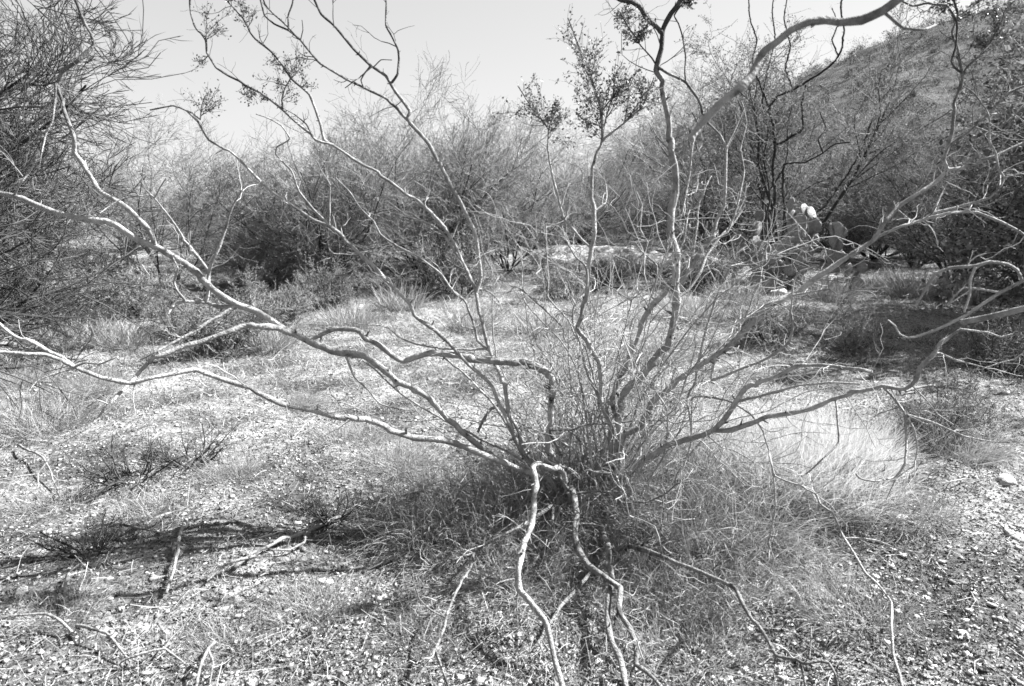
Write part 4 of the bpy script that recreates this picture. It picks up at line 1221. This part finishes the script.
# leafy sprigs on the tips
def sprig(px, py, tx, ty, n, spread, seed, dd=0.0):
    spread *= 1.3; hi = px > 500; n = n + 1 if hi else max(2, n // 2 + 1)
    """fan of fine leafy twigs from the nearest limb point towards (tx,ty)"""
    q = np.random.default_rng(seed)
    L = min((L for L in ALL if L['owner'] is bush_e), key=lambda L: np.min(np.hypot(*(L['px'] - (px, py)).T)))
    j = int(np.argmin(np.hypot(*(L['px'] - (px, py)).T)))
    p0 = L['P'][j]; d = L['d'][j]
    p1 = at(tx, ty, d + dd)
    v = p1 - p0; ln = np.linalg.norm(v)
    D = unit(v)[None] + q.normal(0, spread, (n, 3))
    A, RA = grow(q, np.repeat(p0[None], n, 0), D, ln * q.uniform(.6, 1.15, n), np.full(n, .0014), 8, .05, .15, .5)
    s = spawn(q, A, RA, 7 if hi else 5, .65, .34 if hi else .5, .7, .2)
    Bq, RB = grow(q, *s, 4, .15, .15, .6)
    geo = [tubes(A, RA, 4, q.uniform(.1, .5, n)), tubes(Bq, np.maximum(RB, .0007), 3, q.uniform(.1, .5, len(Bq)))]
    c1 = spawn(q, Bq, RB, 4, .7, .1, 1, .15)[0]
    c2 = spawn(q, A, RA, 15 if hi else 9, .7, .1, 1, .25)[0]
    C = np.concatenate([c1, c2]); C = C + q.normal(0, .008, C.shape)
    inv = np.array(bush_e.location)
    host = L['obj'] if L['lvl'] == 1 else L['obj'].parent
    geo.append(leaves(C, .0145 if hi else .0115, q.uniform(0, 1, len(C)), q, .6))
    link('leafy_sprig', make_mesh('leafy_sprig', [(v_ - inv, f, t) for v_, f, t in geo], M_leaf), host)


for i, a in enumerate([
    (595, 90, 570, 15, 9, .13), (600, 112, 590, 55, 7, .20), (598, 130, 578, 92, 4, .22), (606, 118, 618, 66, 5, .20), (612, 98, 634, 66, 5, .22),
    (640, 110, 656, 70, 3, .22), (625, 123, 640, 84, 3, .25), (602, 140, 584, 100, 4, .25), (625, 124, 668, 88, 2, .2),
    (545, 126, 516, 84, 5, .25), (548, 130, 538, 94, 3, .3), (550, 125, 563, 100, 3, .3), (549, 140, 566, 118, 3, .25),
    (201, 112, 207, 82, 6, .30), (202, 116, 224, 86, 5, .28), (206, 40, 222, 8, 5, .28), (207, 36, 232, 12, 5, .22), (208, 56, 192, 58, 5, .35),
    (283, 66, 265, 58, 5, .3), (291, 78, 290, 50, 6, .32), (286, 85, 256, 72, 5, .25), (291, 80, 318, 62, 5, .28), (300, 86, 312, 78, 4, .3), (283, 100, 300, 96, 4, .3),
    (243, 18, 252, -4, 5, .35), (248, 28, 262, 10, 4, .3), (226, 0, 246, -6, 4, .3), (256, 92, 262, 108, 4, .35), (240, 82, 252, 104, 4, .3),
    (630, 30, 618, 2, 5, .32), (640, 44, 644, 18, 5, .35), (690, -5, 694, 6, 4, .4),
    (960, 15, 975, -4, 5, .35), (1001, 22, 1012, 2, 5, .4), (990, 40, 1006, 20, 4, .3), (952, 5, 935, -4, 4, .35), (986, 48, 975, 30, 4, .3),
]):
    sprig(*a, seed=100 + i)

# ------------------------------------------------------------------ bare black-limbed shrub beyond
db = Bush((776, 283))
db_e = empty('bare_shrub', db.root)
tag(db_e, 'bare shrub with bold dark limbs standing before the leafy tree above the prickly pear', 'shrub')
DB = (db, db_e)
dd_ = db.depth0
D_ = lambda pts, w0, w1, dl=.2, **k: add_limb(DB, pts, w0, w1, dl, parent=1, twl=(.15, .5), **k)
add_limb(DB, [(775, 262), (774, 225), (775, 197), (773, 170), (775, 145), (773, 123), (768, 110), (778, 96), (793, 90), (805, 82), (816, 76), (828, 68), (836, 60), (842, 48), (844, 30), (841, 10), (843, -20)], 3.2, 1.6, dd_ - .3, name='limb', tw=16, twl=(.15, .5), mat=M_btrunk)
add_limb(DB, [(777, 262), (786, 230), (783, 195), (784, 165), (795, 163), (806, 162), (823, 153), (836, 144), (850, 142)], 3, 1.8, dd_ - .5, name='limb', tw=12, twl=(.15, .5), mat=M_btrunk)
add_limb(DB, [(779, 262), (800, 240), (812, 215), (826, 205), (836, 190), (850, 170), (862, 150), (872, 120)], 2.8, 1.4, dd_ + .5, name='limb', tw=12, twl=(.15, .5), mat=M_btrunk)
add_limb(DB, [(773, 262), (765, 230), (770, 195), (764, 160), (768, 130), (762, 100), (768, 70), (775, 40), (772, 10), (776, -15)], 2.6, 1.3, dd_ + .3, name='limb', tw=14, twl=(.15, .5), mat=M_btrunk)
D_([(776, 145), (790, 137), (803, 129), (802, 103), (806, 85)], 2.6, 1.4, tw=6, mat=M_btrunk)
D_([(768, 108), (760, 85), (752, 60), (757, 40), (750, 20), (748, -10)], 2.2, 1.2, tw=6, mat=M_btrunk)
D_([(793, 90), (786, 70), (790, 45), (784, 20), (788, -8)], 2.2, 1.2, tw=6, mat=M_btrunk)
D_([(838, 56), (832, 40), (838, 25), (832, 8)], 1.8, 1, tw=4, mat=M_btrunk)
D_([(823, 153), (818, 140), (826, 128), (820, 112)], 1.8, 1, tw=4, mat=M_btrunk)

# ------------------------------------------------------------------ bush at the right edge reaching over the picture
near_root = np.array([2.15, 1.15, 0.0]); near_root[2] = float(gz(near_root[0], near_root[1]))
nb = Bush(None, root=near_root)
nb_e = empty('creosote_bush', near_root)
tag(nb_e, 'second bush beyond the right edge, its thick dark limbs reaching in at top and right', 'bush')
NB = (nb, nb_e)


def near_limb(world_pts, pts, w0, w1, d0, d1, name='stem', tw=2):
    q = nb.q
    P, d = nb.lift(pts, d0, d1)
    P = np.concatenate([np.array(world_pts), P])
    dd = np.concatenate([np.full(len(world_pts), d0), d])
    C = catmull(np.concatenate([P, dd[:, None]], 1))
    P, d = C[:, :3], C[:, 3]
    L = np.concatenate([[0], np.cumsum(np.linalg.norm(np.diff(P, axis=0), axis=1))]); t = L / L[-1]
    Rd = np.interp(t, [0, 1], [w0, w1]) / 2 / F * d
    geo, P, Rr = limb(P, Rd, q, 10)
    inv = np.array(nb_e.location)
    o = link(name, make_mesh(name, [(v - inv, f, tn) for v, f, tn in geo], M_bark), nb_e)
    ALL.append(dict(px=np.array([px_of(p) for p in P]), d=d, P=P, R=Rd, obj=o, lvl=1, owner=nb_e))
    return o


rt = near_root
near_limb([rt, rt + [-.15, -.05, .7], rt + [-.45, -.08, 1.35], rt + [-.95, -.05, 1.62]],
          [(930, -40), (905, -8), (893, 1), (881, 10), (861, 19), (840, 21), (826, 19), (806, 22), (788, 31), (768, 49), (763, 56), (753, 77), (738, 94), (720, 107), (703, 123), (691, 138)], 17, 6.5, 1.05, 1.15)
add_limb(NB, [(880, 11), (891, 18), (903, 29), (923, 30), (936, 25)], 3.5, 2, .03, parent=1, tw=1, twl=(.02, .06))
near_limb([rt, rt + [-.1, .02, .5], rt + [-.5, .05, .95]],
          [(1085, 250), (1055, 264), (1023, 282), (995, 298), (968, 316), (940, 329), (915, 337), (900, 335), (895, 326), (888, 320)], 15, 1.6, 1.2, 1.45)
near_limb([rt, rt + [-.05, .1, .45], rt + [-.42, .15, .86]],
          [(1085, 292), (1055, 300), (1023, 309), (990, 317), (962, 322)], 13, 6, 1.25, 1.42)
near_limb([rt, rt + [.2, -.2, .6], rt + [.3, -.3, 1.2], rt + [.25, -.4, 1.7]], [(1500, 40), (1480, -120)], 12, 5, 1.0, 1.0)
add_limb(NB, [(1000, 296), (985, 290), (965, 288), (955, 296), (948, 306)], 2.5, 1.4, .08, parent=1, tw=1, twl=(.02, .06))
add_limb(NB, [(1024, 282), (1018, 270), (1008, 264), (990, 262), (976, 266), (950, 268), (935, 274), (925, 290), (916, 305)], 3.5, 2, .15, parent=1, tw=2, twl=(.02, .08))
add_limb(NB, [(976, 266), (970, 280), (970, 295), (964, 312)], 2.6, 1.4, .06, parent=1, tw=1, twl=(.02, .06))

# ------------------------------------------------------------------ dead sticks on the ground
def stick(pts, w0, w1, label, lift=0.0, forks=()):
    q = np.random.default_rng(int(abs(pts[0][0] * 7 + pts[0][1])))
    P = np.array([ground_at(*p) for p in pts]); P[:, 2] += .01
    t = np.linspace(0, 1, len(P)); P[:, 2] += lift * np.sin(np.pi * np.clip(t * .9 + .1, 0, 1)) + .01
    base = P[0].copy()

    def one(P, w0, w1):
        C = catmull(P); d = np.linalg.norm(C - CAM, axis=1)
        Rd = np.linspace(w0, w1, len(C)) / 2 / F * d
        C[:, 2] = np.maximum(C[:, 2], gz(C[:, 0], C[:, 1]) + Rd * .5)
        geo, _, _ = limb(C, Rd, q, 7)
        return geo + twiglets(q, C, Rd, 2, L=(.02, .08))
    geo = one(P, w0, w1)
    for f in forks:
        Q = np.array([ground_at(*p) for p in f]); Q[:, 2] += .02 + lift * .5
        i = int(np.argmin(np.linalg.norm(P - Q[0], axis=1))); Q[0] = P[i]
        geo += one(Q, w1 * .9, w1 * .5)
    o = link('dead_stick', make_mesh('dead_stick', [(v - base, f, t_) for v, f, t_ in geo], M_dead), None, [float(c) for c in base])
    tag(o, label, 'stick', 'dead sticks lying on the ground')


stick([(188, 537), (184, 548), (180, 559), (175, 582), (167, 602)], 3.4, 2.4, 'pale barkless stick lying left of the striped shade', .015, [[(188, 545), (200, 538), (212, 535), (233, 529)]])
stick([(-12, 648), (10, 643), (30, 641), (48, 638), (62, 639), (74, 643)], 2.6, 2, 'pale curved stick crossing the lower left corner', .05)
stick([(78, 638), (90, 645), (108, 649), (120, 657), (130, 662)], 2.6, 1.6, 'pale stick ending right of the curved one in the lower left corner', .03)
stick([(71, 590), (68, 605), (66, 622)], 2.6, 2, 'short pale stub above the lower left sticks', .015)
stick([(340, 522), (320, 533), (306, 542), (281, 554), (256, 567), (235, 580)], 4, 3, 'long pale stick lying aslant at the edge of the striped shade', .015, [[(316, 540), (305, 552), (290, 560), (272, 563)]])
stick([(256, 570), (240, 577), (226, 582), (208, 592)], 3, 2, 'dark edged stick continuing the long pale one at left', .02)
stick([(215, 648), (209, 660), (202, 674), (196, 690)], 3, 2.4, 'broken pale stick pointing at the bottom edge', .03, [[(209, 660), (214, 672), (210, 690)]])
stick([(172, 528), (160, 536), (150, 541), (140, 556)], 2, 1.4, 'thin grey stick left of the barkless one', .03)
stick([(400, 505), (425, 505), (447, 509), (470, 516)], 3, 3.5, 'stub of grey stick in the dark grass left of the root', .06)
stick([(20, 450), (45, 470), (60, 496)], 2, 1.2, 'thin bent stick near the left edge below the grey tuft', .05)
stick([(95, 545), (120, 540), (150, 548), (175, 552)], 2, 1.2, 'thin stick between the rock and the barkless one', .03)
stick([(432, 536), (429, 550), (426, 565)], 2.2, 1.2, 'short white twig leaning in the shade left of the pale limb', .08)
stick([(122, 665), (140, 662), (165, 655), (185, 664)], 2.5, 1.6, 'pale forked stick near the bottom edge at left', .03, [[(165, 655), (172, 642), (182, 634)]])
stick([(905, 395), (930, 392), (958, 394), (985, 398)], 2.5, 1.6, 'pale stick lying in the shade at the right', .02)
stick([(870, 375), (885, 374), (902, 376)], 3, 2, 'short pale stick in the broad shade', .02)
stick([(900, 490), (925, 500), (945, 497), (965, 490)], 2, 1.2, 'thin stick on the gravel right of the dead twig spray', .03)

for host, geo in FINE.values():
    geo = [(v, f, np.asarray(t) * np.interp(np.asarray(v).reshape(-1, 3)[:, 2], [1.45, 2.0], [1, .08])) for v, f, t in geo]      # young wood is dark; silhouette against the sky put into tone too
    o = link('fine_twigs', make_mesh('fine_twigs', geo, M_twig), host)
    o['kind'] = 'stuff'
